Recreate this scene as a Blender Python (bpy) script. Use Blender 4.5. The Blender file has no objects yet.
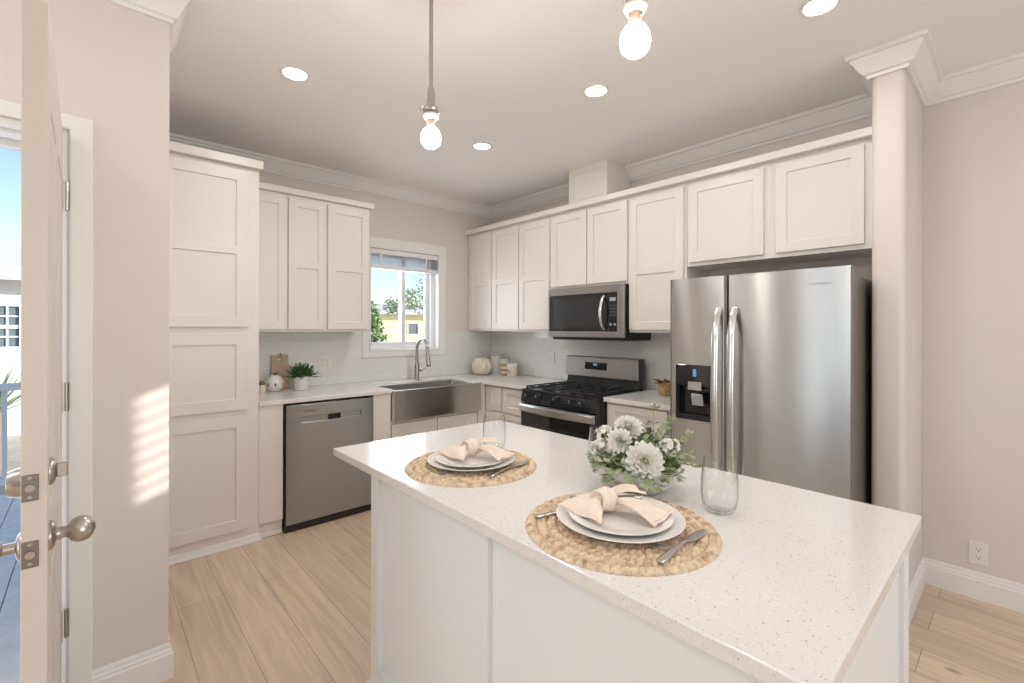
import bpy, bmesh, math, random
from mathutils import Vector, Matrix
R = math.radians
PI = math.pi
scene = bpy.context.scene
col = scene.collection
random.seed(7)

# ------------------------------------------------------------------ camera
cam_d = bpy.data.cameras.new('camera')
cam_d.sensor_width = 36.0
cam_d.lens = 463.5 / 1024 * 36
cam_d.shift_y = -(341.5 - 328.3) / 1024
cam_d.clip_start = 0.05
cam_d.clip_end = 500
cam = bpy.data.objects.new('camera', cam_d)
col.objects.link(cam)
HEAD = R(47.79)
cam.location = (-3.3401, -4.0218, 1.4015)
cam.rotation_euler = (Matrix.Rotation(HEAD - PI / 2, 4, 'Z') @ Matrix.Rotation(PI / 2, 4, 'X') @ Matrix.Rotation(0.002, 4, 'Z')).to_euler()
scene.camera = cam
FW = Vector((math.cos(HEAD), math.sin(HEAD), 0))      # the way the room is looked into
RT = Vector((math.sin(HEAD), -math.cos(HEAD), 0))

# ------------------------------------------------------------------ world, sun, daylight, exposure
w = bpy.data.worlds.new('sky')
scene.world = w
w.use_nodes = True
nt = w.node_tree
bg = nt.nodes['Background']
sky = nt.nodes.new('ShaderNodeTexSky')
sky.sky_type = 'NISHITA'
sky.sun_disc = False
sky.sun_elevation = R(35)
sky.sun_rotation = R(135)
sky.air_density = 1.0
sky.dust_density = 0.6
nt.links.new(sky.outputs[0], bg.inputs[0])
bg.inputs[1].default_value = 0.22

def light(name, kind, loc, power, color=(1, 1, 1), direction=None, **kw):
    d = bpy.data.lights.new(name, kind)
    d.energy = power
    d.color = color
    for k, v in kw.items():
        setattr(d, k, v)
    o = bpy.data.objects.new(name, d)
    col.objects.link(o)
    o.location = loc
    if direction is not None:
        o.rotation_euler = Vector(direction).to_track_quat('-Z', 'Y').to_euler()
    return o

SUN_DIR = (-1.0, 1.0, -0.40)
light('sun', 'SUN', (6, -8, 6), 6.0, (1.0, 0.95, 0.86), SUN_DIR, angle=R(0.5))
# rear and side: fill lamps added in unseen windows behind and beside the camera
light('fill_rear', 'AREA', (-2.3, -7.42, 1.45), 44, (0.90, 0.955, 1.0), (0, 1, 0.62), shape='RECTANGLE', size=2.6, size_y=1.9)
light('fill_side', 'AREA', (-6.05, -2.95, 1.45), 21, (0.80, 0.91, 1.0), (1, 0, 0.45), shape='RECTANGLE', size=1.9, size_y=1.7)
light('daylight_door', 'AREA', (-3.9, -1.55, 1.05), 7, (0.9, 0.95, 1.0), (0, -1, 0), shape='RECTANGLE', size=0.85, size_y=1.9)
light('daylight_sink', 'AREA', (-1.07, 0.2, 1.60), 10, (0.93, 0.97, 1.0), (0, -1, -0.1), shape='RECTANGLE', size=0.7, size_y=0.75)

scene.view_settings.view_transform = 'Standard'
scene.view_settings.look = 'None'
scene.view_settings.exposure = 0.02
scene.view_settings.gamma = 1.0
scene.view_settings.use_curve_mapping = False
scene.cycles.use_denoising = True
scene.cycles.max_bounces = 12
scene.cycles.diffuse_bounces = 5
scene.cycles.glossy_bounces = 5
scene.cycles.transmission_bounces = 10
scene.cycles.transparent_max_bounces = 16
scene.cycles.sample_clamp_indirect = 6.0

# ------------------------------------------------------------------ materials
def nodes_of(name):
    m = bpy.data.materials.new(name)
    m.use_nodes = True
    return m, m.node_tree, m.node_tree.nodes['Principled BSDF']

def mat(name, c, rough=0.5, metal=0.0, spec=0.5, var=0.0, scale=20, bump=0.0, bump_scale=60, coat=0.0, sub=0.0, trans=0.0, emit=None, emit_s=0.0):
    m, t, b = nodes_of(name)
    b.inputs['Base Color'].default_value = (*c, 1)
    b.inputs['Roughness'].default_value = rough
    b.inputs['Metallic'].default_value = metal
    b.inputs['Specular IOR Level'].default_value = spec
    b.inputs['Coat Weight'].default_value = coat
    b.inputs['Transmission Weight'].default_value = trans
    if sub:
        b.inputs['Subsurface Weight'].default_value = sub
        b.inputs['Subsurface Radius'].default_value = (0.01, 0.01, 0.008)
    if emit:
        b.inputs['Emission Color'].default_value = (*emit, 1)
        b.inputs['Emission Strength'].default_value = emit_s
    tc = t.nodes.new('ShaderNodeTexCoord')
    if var:
        n = t.nodes.new('ShaderNodeTexNoise')
        n.inputs['Scale'].default_value = scale
        n.inputs['Detail'].default_value = 4
        t.links.new(tc.outputs['Object'], n.inputs['Vector'])
        r = t.nodes.new('ShaderNodeValToRGB')
        r.color_ramp.elements[0].position = 0.3
        r.color_ramp.elements[1].position = 0.7
        r.color_ramp.elements[0].color = (*[x * (1 - var) for x in c], 1)
        r.color_ramp.elements[1].color = (*[min(1, x * (1 + var)) for x in c], 1)
        t.links.new(n.outputs['Fac'], r.inputs[0])
        t.links.new(r.outputs[0], b.inputs['Base Color'])
    if bump:
        n2 = t.nodes.new('ShaderNodeTexNoise')
        n2.inputs['Scale'].default_value = bump_scale
        n2.inputs['Detail'].default_value = 3
        t.links.new(tc.outputs['Object'], n2.inputs['Vector'])
        bp = t.nodes.new('ShaderNodeBump')
        bp.inputs['Strength'].default_value = bump
        bp.inputs['Distance'].default_value = 0.002
        t.links.new(n2.outputs['Fac'], bp.inputs['Height'])
        t.links.new(bp.outputs[0], b.inputs['Normal'])
    return m

def steel(name, c=(0.54, 0.545, 0.55), rough=0.31, aniso=0.98):
    m, t, b = nodes_of(name)
    b.inputs['Base Color'].default_value = (*c, 1)
    b.inputs['Metallic'].default_value = 1
    b.inputs['Roughness'].default_value = rough
    b.inputs['Anisotropic'].default_value = aniso
    b.inputs['Anisotropic Rotation'].default_value = 0.25
    tg = t.nodes.new('ShaderNodeTangent')
    tg.direction_type = 'RADIAL'
    tg.axis = 'Z'
    t.links.new(tg.outputs[0], b.inputs['Tangent'])
    return m

def wood_floor():
    m, t, b = nodes_of('oak_planks')
    L = t.links.new
    tc = t.nodes.new('ShaderNodeTexCoord')
    mp = t.nodes.new('ShaderNodeMapping')
    mp.inputs['Rotation'].default_value = (0, 0, R(90))
    mp.inputs['Location'].default_value = (0.35, 0.052, 0)
    L(tc.outputs['Object'], mp.inputs[0])
    br = t.nodes.new('ShaderNodeTexBrick')
    br.offset = 0.37
    br.offset_frequency = 2
    br.inputs['Scale'].default_value = 1.0
    br.inputs['Brick Width'].default_value = 1.55
    br.inputs['Row Height'].default_value = 0.198
    br.inputs['Mortar Size'].default_value = 0.0016
    br.inputs['Mortar Smooth'].default_value = 0.4
    br.inputs['Bias'].default_value = 0.0
    br.inputs['Color1'].default_value = (0.735, 0.575, 0.42, 1)
    br.inputs['Color2'].default_value = (0.645, 0.50, 0.365, 1)
    br.inputs['Mortar'].default_value = (0.33, 0.24, 0.17, 1)
    L(mp.outputs[0], br.inputs['Vector'])
    mp2 = t.nodes.new('ShaderNodeMapping')
    mp2.inputs['Scale'].default_value = (14, 0.9, 1)
    L(tc.outputs['Object'], mp2.inputs[0])
    n = t.nodes.new('ShaderNodeTexNoise')
    n.inputs['Scale'].default_value = 2.2
    n.inputs['Detail'].default_value = 8
    n.inputs['Distortion'].default_value = 0.8
    L(mp2.outputs[0], n.inputs['Vector'])
    rp = t.nodes.new('ShaderNodeValToRGB')
    rp.color_ramp.elements[0].position = 0.35
    rp.color_ramp.elements[0].color = (0.87, 0.85, 0.83, 1)
    rp.color_ramp.elements[1].position = 0.65
    rp.color_ramp.elements[1].color = (1.07, 1.07, 1.07, 1)
    L(n.outputs['Fac'], rp.inputs[0])
    mx = t.nodes.new('ShaderNodeMix')
    mx.data_type = 'RGBA'
    mx.blend_type = 'MULTIPLY'
    mx.inputs['Factor'].default_value = 1
    L(br.outputs['Color'], mx.inputs[6])
    L(rp.outputs[0], mx.inputs[7])
    # knots
    v = t.nodes.new('ShaderNodeTexVoronoi')
    v.inputs['Scale'].default_value = 1.9
    mp3 = t.nodes.new('ShaderNodeMapping')
    mp3.inputs['Scale'].default_value = (1.5, 0.9, 1)
    L(tc.outputs['Object'], mp3.inputs[0])
    L(mp3.outputs[0], v.inputs['Vector'])
    kr = t.nodes.new('ShaderNodeValToRGB')
    kr.color_ramp.elements[0].position = 0.015
    kr.color_ramp.elements[0].color = (0.55, 0.5, 0.45, 1)
    kr.color_ramp.elements[1].position = 0.06
    kr.color_ramp.elements[1].color = (1, 1, 1, 1)
    L(v.outputs['Distance'], kr.inputs[0])
    mx2 = t.nodes.new('ShaderNodeMix')
    mx2.data_type = 'RGBA'
    mx2.blend_type = 'MULTIPLY'
    mx2.inputs['Factor'].default_value = 1
    L(mx.outputs[2], mx2.inputs[6])
    L(kr.outputs[0], mx2.inputs[7])
    L(mx2.outputs[2], b.inputs['Base Color'])
    b.inputs['Roughness'].default_value = 0.42
    bp = t.nodes.new('ShaderNodeBump')
    bp.invert = True
    bp.inputs['Strength'].default_value = 0.4
    bp.inputs['Distance'].default_value = 0.002
    L(br.outputs['Fac'], bp.inputs['Height'])
    L(bp.outputs[0], b.inputs['Normal'])
    return m

def quartz():
    m, t, b = nodes_of('speckled_quartz')
    L = t.links.new
    tc = t.nodes.new('ShaderNodeTexCoord')
    last = None
    base = t.nodes.new('ShaderNodeRGB')
    base.outputs[0].default_value = (0.785, 0.765, 0.75, 1)
    last = base.outputs[0]
    for sc, lo, hi, c, seed in ((85, 0.12, 0.18, (0.40, 0.37, 0.345, 1), 0.0), (120, 0.12, 0.20, (0.48, 0.45, 0.42, 1), 3.3), (160, 0.14, 0.26, (0.62, 0.58, 0.54, 1), 7.7), (60, 0.16, 0.24, (0.83, 0.82, 0.81, 1), 11.1)):
        mp = t.nodes.new('ShaderNodeMapping')
        mp.inputs['Location'].default_value = (seed, seed * 1.3, seed * 0.7)
        L(tc.outputs['Object'], mp.inputs[0])
        nz = t.nodes.new('ShaderNodeTexNoise')
        nz.inputs['Scale'].default_value = sc * 1.6
        L(mp.outputs[0], nz.inputs['Vector'])
        ad = t.nodes.new('ShaderNodeMix')
        ad.data_type = 'RGBA'
        ad.blend_type = 'ADD'
        ad.inputs['Factor'].default_value = 0.012
        L(mp.outputs[0], ad.inputs[6])
        L(nz.outputs['Color'], ad.inputs[7])
        v = t.nodes.new('ShaderNodeTexVoronoi')
        v.inputs['Scale'].default_value = sc
        L(ad.outputs[2], v.inputs['Vector'])
        # only some cells carry a fleck: the cell's random colour moves the threshold
        sp = t.nodes.new('ShaderNodeSeparateColor')
        L(v.outputs['Color'], sp.inputs[0])
        gt = t.nodes.new('ShaderNodeMath')
        gt.operation = 'GREATER_THAN'
        gt.inputs[1].default_value = 0.50
        L(sp.outputs[0], gt.inputs[0])
        mr = t.nodes.new('ShaderNodeMapRange')
        mr.inputs['From Min'].default_value = lo
        mr.inputs['From Max'].default_value = hi
        mr.inputs['To Min'].default_value = 1
        mr.inputs['To Max'].default_value = 0
        L(v.outputs['Distance'], mr.inputs['Value'])
        mu = t.nodes.new('ShaderNodeMath')
        mu.operation = 'MULTIPLY'
        L(gt.outputs[0], mu.inputs[0])
        L(mr.outputs[0], mu.inputs[1])
        mx = t.nodes.new('ShaderNodeMix')
        mx.data_type = 'RGBA'
        L(mu.outputs[0], mx.inputs[0])
        L(last, mx.inputs[6])
        mx.inputs[7].default_value = c
        last = mx.outputs[2]
    L(last, b.inputs['Base Color'])
    b.inputs['Roughness'].default_value = 0.12
    b.inputs['Specular IOR Level'].default_value = 0.6
    return m

def subway(name, axis):
    m, t, b = nodes_of(name)
    L = t.links.new
    tc = t.nodes.new('ShaderNodeTexCoord')
    sx = t.nodes.new('ShaderNodeSeparateXYZ')
    cx = t.nodes.new('ShaderNodeCombineXYZ')
    L(tc.outputs['Object'], sx.inputs[0])
    L(sx.outputs[axis], cx.inputs[0])
    L(sx.outputs[2], cx.inputs[1])
    br = t.nodes.new('ShaderNodeTexBrick')
    br.inputs['Scale'].default_value = 1
    br.inputs['Brick Width'].default_value = 0.152
    br.inputs['Row Height'].default_value = 0.0762
    br.inputs['Mortar Size'].default_value = 0.0018
    br.inputs['Mortar Smooth'].default_value = 0.3
    br.inputs['Color1'].default_value = (0.80, 0.80, 0.79, 1)
    br.inputs['Color2'].default_value = (0.78, 0.78, 0.77, 1)
    br.inputs['Mortar'].default_value = (0.72, 0.715, 0.71, 1)
    L(cx.outputs[0], br.inputs['Vector'])
    L(br.outputs['Color'], b.inputs['Base Color'])
    b.inputs['Roughness'].default_value = 0.16
    bp = t.nodes.new('ShaderNodeBump')
    bp.invert = True
    bp.inputs['Strength'].default_value = 0.5
    bp.inputs['Distance'].default_value = 0.002
    L(br.outputs['Fac'], bp.inputs['Height'])
    L(bp.outputs[0], b.inputs['Normal'])
    return m

def pane_mat():
    m = bpy.data.materials.new('window_glass')
    m.use_nodes = True
    t = m.node_tree
    t.nodes.clear()
    o = t.nodes.new('ShaderNodeOutputMaterial')
    mx = t.nodes.new('ShaderNodeMixShader')
    tr = t.nodes.new('ShaderNodeBsdfTransparent')
    gl = t.nodes.new('ShaderNodeBsdfGlossy')
    gl.inputs['Roughness'].default_value = 0.02
    lw = t.nodes.new('ShaderNodeLayerWeight')
    pw = t.nodes.new('ShaderNodeMath')
    pw.operation = 'POWER'
    pw.inputs[1].default_value = 5.0
    t.links.new(lw.outputs['Facing'], pw.inputs[0])
    fr = t.nodes.new('ShaderNodeMapRange')
    fr.inputs['To Min'].default_value = 0.03
    fr.inputs['To Max'].default_value = 0.8
    t.links.new(pw.outputs[0], fr.inputs['Value'])
    t.links.new(fr.outputs[0], mx.inputs[0])
    t.links.new(tr.outputs[0], mx.inputs[1])
    t.links.new(gl.outputs[0], mx.inputs[2])
    t.links.new(mx.outputs[0], o.inputs[0])
    return m

def glass_mat():
    m = pane_mat()
    m.name = 'clear_glass'
    t = m.node_tree
    for n in t.nodes:
        if n.type == 'BSDF_TRANSPARENT':
            tr = n
        if n.type == 'LAYER_WEIGHT':
            lw = n
        if n.type == 'MAP_RANGE':
            n.inputs['To Min'].default_value = 0.03
            n.inputs['To Max'].default_value = 0.9
        if n.type == 'MATH':
            n.inputs[1].default_value = 3.2
    r = t.nodes.new('ShaderNodeValToRGB')       # transmission colour darkens at grazing view, standing in for edge refraction
    r.color_ramp.elements[0].position = 0.55
    r.color_ramp.elements[0].color = (0.985, 0.99, 0.99, 1)
    r.color_ramp.elements[1].position = 0.97
    r.color_ramp.elements[1].color = (0.66, 0.69, 0.70, 1)
    t.links.new(lw.outputs['Facing'], r.inputs[0])
    t.links.new(r.outputs[0], tr.inputs['Color'])
    return m

def slat_mat():
    m = bpy.data.materials.new('white_blind_slat')
    m.use_nodes = True
    t = m.node_tree
    b = t.nodes['Principled BSDF']
    b.inputs['Base Color'].default_value = (0.80, 0.80, 0.80, 1)
    b.inputs['Roughness'].default_value = 0.5
    tl = t.nodes.new('ShaderNodeBsdfTranslucent')
    tl.inputs['Color'].default_value = (0.85, 0.87, 0.9, 1)
    mx = t.nodes.new('ShaderNodeMixShader')
    mx.inputs[0].default_value = 0.7
    t.links.new(b.outputs[0], mx.inputs[1])
    t.links.new(tl.outputs[0], mx.inputs[2])
    t.links.new(mx.outputs[0], t.nodes['Material Output'].inputs[0])
    return m

def straw():
    m, t, b = nodes_of('woven_hyacinth')
    L = t.links.new
    tc = t.nodes.new('ShaderNodeTexCoord')
    sx = t.nodes.new('ShaderNodeSeparateXYZ')
    L(tc.outputs['Object'], sx.inputs[0])
    at = t.nodes.new('ShaderNodeMath')
    at.operation = 'ARCTAN2'
    L(sx.outputs[1], at.inputs[0])
    L(sx.outputs[0], at.inputs[1])
    ln = t.nodes.new('ShaderNodeVectorMath')
    ln.operation = 'LENGTH'
    L(tc.outputs['Object'], ln.inputs[0])
    cx = t.nodes.new('ShaderNodeCombineXYZ')
    L(at.outputs[0], cx.inputs[0])
    L(ln.outputs['Value'], cx.inputs[1])
    mp = t.nodes.new('ShaderNodeMapping')
    mp.inputs['Scale'].default_value = (11, 44, 1)
    L(cx.outputs[0], mp.inputs[0])
    n = t.nodes.new('ShaderNodeTexNoise')
    n.inputs['Scale'].default_value = 1.0
    n.inputs['Detail'].default_value = 5
    L(mp.outputs[0], n.inputs['Vector'])
    r = t.nodes.new('ShaderNodeValToRGB')
    r.color_ramp.elements[0].position = 0.30
    r.color_ramp.elements[0].color = (0.40, 0.26, 0.15, 1)
    r.color_ramp.elements[1].position = 0.56
    r.color_ramp.elements[1].color = (0.76, 0.60, 0.42, 1)
    L(n.outputs['Fac'], r.inputs[0])
    L(r.outputs[0], b.inputs['Base Color'])
    b.inputs['Roughness'].default_value = 0.65
    return m

M = dict(
    wall=mat('wall_paint', (0.725, 0.67, 0.635), 0.6, bump=0.08, bump_scale=220),
    ceil=mat('ceiling_paint', (0.90, 0.89, 0.895), 0.7, bump=0.08, bump_scale=180),
    trim=mat('trim_paint', (0.83, 0.82, 0.81), 0.35),
    cab=mat('cabinet_paint', (0.79, 0.75, 0.715), 0.34),
    isl=mat('island_paint', (0.795, 0.815, 0.83), 0.36),
    door=mat('door_paint', (0.64, 0.585, 0.54), 0.4),
    floor=wood_floor(), quartz=quartz(), tile_x=subway('subway_tile_sink', 0), tile_y=subway('subway_tile_range', 1),
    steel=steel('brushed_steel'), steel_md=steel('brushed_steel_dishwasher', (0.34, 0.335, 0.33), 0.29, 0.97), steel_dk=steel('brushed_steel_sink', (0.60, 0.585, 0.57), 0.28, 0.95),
    chrome=mat('polished_metal', (0.78, 0.77, 0.76), 0.12, 1.0), nickel=mat('satin_nickel', (0.47, 0.44, 0.41), 0.28, 1.0), latch=mat('dull_latch_metal', (0.24, 0.22, 0.21), 0.38, 1.0),
    handle=mat('handle_metal', (0.74, 0.73, 0.72), 0.2, 1.0),
    flat=mat('cutlery_steel', (0.55, 0.53, 0.51), 0.24, 1.0),
    blackglass=mat('black_glass', (0.012, 0.013, 0.016), 0.05, spec=0.6), black=mat('black_enamel', (0.018, 0.018, 0.02), 0.22),
    iron=mat('cast_iron', (0.022, 0.022, 0.025), 0.5), screen=mat('oven_window_mesh', (0.022, 0.024, 0.027), 0.10, spec=0.6),
    darkside=mat('dark_grey_case', (0.15, 0.135, 0.12), 0.35), rubber=mat('dark_rubber', (0.03, 0.03, 0.03), 0.6),
    grey=mat('grey_plastic', (0.42, 0.42, 0.43), 0.35), blue=mat('lit_display', (0.05, 0.1, 0.2), 0.2, emit=(0.2, 0.5, 0.9), emit_s=0.5),
    plastic=mat('white_plastic', (0.80, 0.78, 0.75), 0.35), slot=mat('socket_slot', (0.06, 0.05, 0.05), 0.6),
    glass=glass_mat(), pane=pane_mat(),
    straw=straw(), linen=mat('beige_napkin_cloth', (0.83, 0.715, 0.60), 0.8, var=0.05, scale=40, bump=0.25, bump_scale=700),
    china=mat('white_china', (0.84, 0.82, 0.79), 0.16, coat=0.3), ceramic=mat('matte_white_ceramic', (0.74, 0.72, 0.70), 0.45),
    petal=mat('white_petals', (0.90, 0.885, 0.82), 0.55, sub=0.15), heart=mat('yellow_flower_heart', (0.72, 0.66, 0.25), 0.6, var=0.25, scale=200),
    leaf=mat('grey_green_leaf', (0.30, 0.37, 0.20), 0.5, var=0.35, scale=30), leafd=mat('dark_green_leaf', (0.045, 0.13, 0.03), 0.45, var=0.4, scale=40),
    stem=mat('green_stem', (0.22, 0.28, 0.10), 0.6),
    board=mat('pale_wood_board', (0.50, 0.36, 0.24), 0.5, var=0.15, scale=12), basket=mat('gold_wicker', (0.42, 0.30, 0.13), 0.55, var=0.4, scale=60, bump=0.6, bump_scale=120),
    cream=mat('cream_pumpkin', (0.72, 0.66, 0.55), 0.55, var=0.12, scale=25), brown=mat('dry_brown_leaf', (0.22, 0.12, 0.05), 0.6, var=0.3, scale=40),
    spot=mat('dark_motif', (0.10, 0.08, 0.07), 0.5), gold=mat('brushed_gold_jar', (0.55, 0.42, 0.20), 0.35, 0.6, var=0.2, scale=30), sage=mat('pale_sage_lid', (0.50, 0.52, 0.45), 0.4),
    bulb=mat('glowing_bulb', (1, 1, 1), 0.4, emit=(1.0, 0.94, 0.87), emit_s=115), lens=mat('glowing_downlight_lens', (1, 1, 1), 0.4, emit=(1.0, 0.93, 0.84), emit_s=24),
    white_socket=mat('white_porcelain_socket', (0.60, 0.56, 0.52), 0.3), neck=mat('bulb_collar', (0.34, 0.27, 0.21), 0.4),
    vinyl=mat('white_vinyl', (0.80, 0.81, 0.83), 0.3), blind=slat_mat(),
    deck=mat('grey_blue_deck_boards', (0.86, 0.83, 0.79), 0.6, var=0.08, scale=12), ground=mat('pale_gravel_ground', (0.50, 0.46, 0.38), 0.9, var=0.15, scale=5),
    siding=mat('white_siding', (0.80, 0.80, 0.80), 0.6), yellow=mat('pale_yellow_stucco', (0.84, 0.80, 0.52), 0.7), roofw=mat('pale_roof', (0.78, 0.74, 0.70), 0.7),
    bark=mat('grey_bark', (0.28, 0.22, 0.17), 0.8), bush=mat('bush_leaf', (0.26, 0.38, 0.17), 0.5, var=0.45, scale=9), treeleaf=mat('pale_tree_leaf', (0.40, 0.50, 0.32), 0.5, var=0.35, scale=6),
    hill=mat('distant_hill', (0.28, 0.33, 0.30), 0.9, var=0.3, scale=0.3), dglass=mat('dark_house_window', (0.16, 0.20, 0.22), 0.1), red=mat('red_flowers', (0.55, 0.10, 0.08), 0.6),
)

# ------------------------------------------------------------------ builders
def BM():
    return bmesh.new()

def box(bm, x0, x1, y0, y1, z0, z1, bev=0.0, seg=2, m=None):
    x0, x1 = min(x0, x1), max(x0, x1)
    y0, y1 = min(y0, y1), max(y0, y1)
    z0, z1 = min(z0, z1), max(z0, z1)
    t = Matrix.Translation(((x0 + x1) / 2, (y0 + y1) / 2, (z0 + z1) / 2)) @ Matrix.Diagonal((x1 - x0, y1 - y0, z1 - z0, 1))
    r = bmesh.ops.create_cube(bm, size=1, matrix=t)
    vs = r['verts']
    if bev:
        es = list({e for v in vs for e in v.link_edges})
        rr = bmesh.ops.bevel(bm, geom=es, offset=bev, segments=seg, affect='EDGES', profile=0.5)
        vs = list({v for f in rr['faces'] for v in f.verts} | {v for v in vs if v.is_valid})
    if m is not None:
        bmesh.ops.transform(bm, matrix=m, verts=vs)
    return vs

def lathe(bm, prof, seg=32, c=(0, 0, 0), m=None, ribs=0, rib_amp=0.0, closed=False):
    rings = []
    new = []
    for r, z in prof:
        ring = []
        if r < 1e-6:
            v = bm.verts.new((c[0], c[1], c[2] + z))
            ring = [v]
            new.append(v)
        else:
            for i in range(seg):
                a = 2 * PI * i / seg
                rr = r * (1 + (rib_amp * (abs(math.cos(a * ribs / 2)) - 0.6) if ribs else 0))
                v = bm.verts.new((c[0] + rr * math.cos(a), c[1] + rr * math.sin(a), c[2] + z))
                ring.append(v)
                new.append(v)
        rings.append(ring)
    pairs = list(zip(rings, rings[1:]))
    if closed:
        pairs.append((rings[-1], rings[0]))
    for a, b in pairs:
        for i in range(seg):
            j = (i + 1) % seg
            if len(a) == 1 and len(b) == 1:
                continue
            if len(a) == 1:
                bm.faces.new((a[0], b[j], b[i]))
            elif len(b) == 1:
                bm.faces.new((a[i], a[j], b[0]))
            else:
                bm.faces.new((a[i], a[j], b[j], b[i]))
    if m is not None:
        bmesh.ops.transform(bm, matrix=m, verts=new)
    return new

def tube(bm, pts, rad, seg=10, flat=1.0, up=None, caps=True):
    """a swept round or flattened bar; rad is a number or one per point"""
    pts = [Vector(p) for p in pts]
    n = len(pts)
    rads = rad if isinstance(rad, (list, tuple)) else [rad] * n
    rings = []
    prev = None
    for i, p in enumerate(pts):
        d = (pts[min(i + 1, n - 1)] - pts[max(i - 1, 0)]).normalized()
        if up is not None:
            s = Vector(up).cross(d).normalized()
        elif prev is None:
            a = Vector((0, 0, 1)) if abs(d.z) < 0.9 else Vector((1, 0, 0))
            s = a.cross(d).normalized()
        else:
            s = (prev - d * prev.dot(d)).normalized()
        prev = s
        u = d.cross(s)
        ring = []
        for k in range(seg):
            a = 2 * PI * k / seg
            ring.append(bm.verts.new(p + s * (rads[i] * math.cos(a)) + u * (rads[i] * flat * math.sin(a))))
        rings.append(ring)
    for a, b in zip(rings, rings[1:]):
        for k in range(seg):
            j = (k + 1) % seg
            bm.faces.new((a[k], a[j], b[j], b[k]))
    if caps:
        bm.faces.new(rings[0][::-1])
        bm.faces.new(rings[-1])
    return [v for r in rings for v in r]

def relief(bm, us, vs, depth, place, thick):
    """a slab whose front is cut in cells; depth(i, j) = how far the cell lies back (None = a hole through). place(u, v, d) gives the point."""
    nu, nv = len(us) - 1, len(vs) - 1
    cache = {}
    def V(u, v, d):
        k = (round(u, 5), round(v, 5), round(d, 5))
        if k not in cache:
            cache[k] = bm.verts.new(place(u, v, d))
        return cache[k]
    def quad(*q):
        q = [V(*a) for a in q]
        if len(set(q)) == 4:
            try:
                bm.faces.new(q)
            except ValueError:
                pass
    D = [[depth(i, j) for j in range(nv)] for i in range(nu)]
    def get(i, j):
        if i < 0 or j < 0 or i >= nu or j >= nv:
            return thick
        return thick if D[i][j] is None else D[i][j]
    for i in range(nu):
        for j in range(nv):
            u0, u1, v0, v1 = us[i], us[i + 1], vs[j], vs[j + 1]
            d = D[i][j]
            if d is not None:
                quad((u0, v0, d), (u1, v0, d), (u1, v1, d), (u0, v1, d))
                quad((u0, v0, thick), (u0, v1, thick), (u1, v1, thick), (u1, v0, thick))
    for i in range(nu + 1):
        for j in range(nv):
            a, b = get(i - 1, j), get(i, j)
            if abs(a - b) > 1e-6:
                quad((us[i], vs[j], a), (us[i], vs[j + 1], a), (us[i], vs[j + 1], b), (us[i], vs[j], b))
    for j in range(nv + 1):
        for i in range(nu):
            a, b = get(i, j - 1), get(i, j)
            if abs(a - b) > 1e-6:
                quad((us[i], vs[j], a), (us[i + 1], vs[j], a), (us[i + 1], vs[j], b), (us[i], vs[j], b))

def faceY(y):                       # a front that looks towards -Y
    return lambda u, v, d: (u, y + d, v)

def faceX(x):                       # a front that looks towards -X
    return lambda u, v, d: (x + d, u, v)

def shaker(bm, u0, u1, v0, v1, place, panels=1, stile=0.062, split=None, t=0.02, rec=0.009):
    u0, u1 = min(u0, u1), max(u0, u1)
    us = [u0, u0 + stile, u1 - stile, u1]
    if panels == 1:
        vs = [v0, v0 + stile, v1 - stile, v1]
        f = lambda i, j: rec if (i == 1 and j == 1) else 0.0
    else:
        s = split
        vs = [v0, v0 + stile, s - 0.027, s + 0.027, v1 - stile, v1]
        f = lambda i, j: rec if (i == 1 and j in (1, 3)) else 0.0
    relief(bm, us, vs, f, place, t)

def molding(bm, path, prof):
    """profile (d, z) swept along a floor-plan path, d to the right of the way of travel, corners mitred"""
    path = [Vector(p) for p in path]
    ds = [(b - a).normalized() for a, b in zip(path, path[1:])]
    ns = [Vector((d.y, -d.x)) for d in ds]
    rows = []
    for i, p in enumerate(path):
        if i == 0:
            m = ns[0]
        elif i == len(path) - 1:
            m = ns[-1]
        else:
            m = (ns[i - 1] + ns[i]) / (1 + ns[i - 1].dot(ns[i]))
        rows.append([bm.verts.new((p.x + m.x * d, p.y + m.y * d, z)) for d, z in prof])
    k = len(prof)
    for a, b in zip(rows, rows[1:]):
        for i in range(k):
            j = (i + 1) % k
            bm.faces.new((a[i], a[j], b[j], b[i]))
    bm.faces.new(rows[0])
    bm.faces.new(rows[-1][::-1])

def finish(name, bm, m, smooth=None, bevel=0.0, weld=False):
    if weld:
        bmesh.ops.remove_doubles(bm, verts=bm.verts, dist=1e-5)
    bmesh.ops.recalc_face_normals(bm, faces=bm.faces)
    me = bpy.data.meshes.new(name)
    bm.to_mesh(me)
    bm.free()
    me.materials.append(m)
    if smooth is not None:
        for p in me.polygons:
            p.use_smooth = True
        me.set_sharp_from_angle(angle=R(smooth))
    o = bpy.data.objects.new(name, me)
    col.objects.link(o)
    if bevel:
        b = o.modifiers.new('edge', 'BEVEL')
        b.width = bevel
        b.segments = 2
        b.limit_method = 'ANGLE'
        b.angle_limit = R(40)
    return o

def thing(name, label, cat, loc, group=None, rz=0.0, kind=None):
    o = bpy.data.objects.new(name, None)
    o.empty_display_size = 0.05
    col.objects.link(o)
    o.location = loc
    o.rotation_euler.z = rz
    tag(o, label, cat, group, kind)
    return o

def tag(o, label, cat, group=None, kind=None):
    o['label'] = label
    o['category'] = cat
    if group:
        o['group'] = group
    if kind:
        o['kind'] = kind
    return o

def part(name, bm, m, root, smooth=None, bevel=0.0, local=False, label=None, weld=False):
    """a part built in room coordinates (or local=True: in its thing's own)"""
    top = root
    while top.parent:
        top = top.parent
    if not local:
        bmesh.ops.translate(bm, verts=bm.verts, vec=-Vector(top.location))
    o = finish(name, bm, m, smooth, bevel, weld)
    o.parent = root
    if label:
        o['label'] = label
    return o

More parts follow.
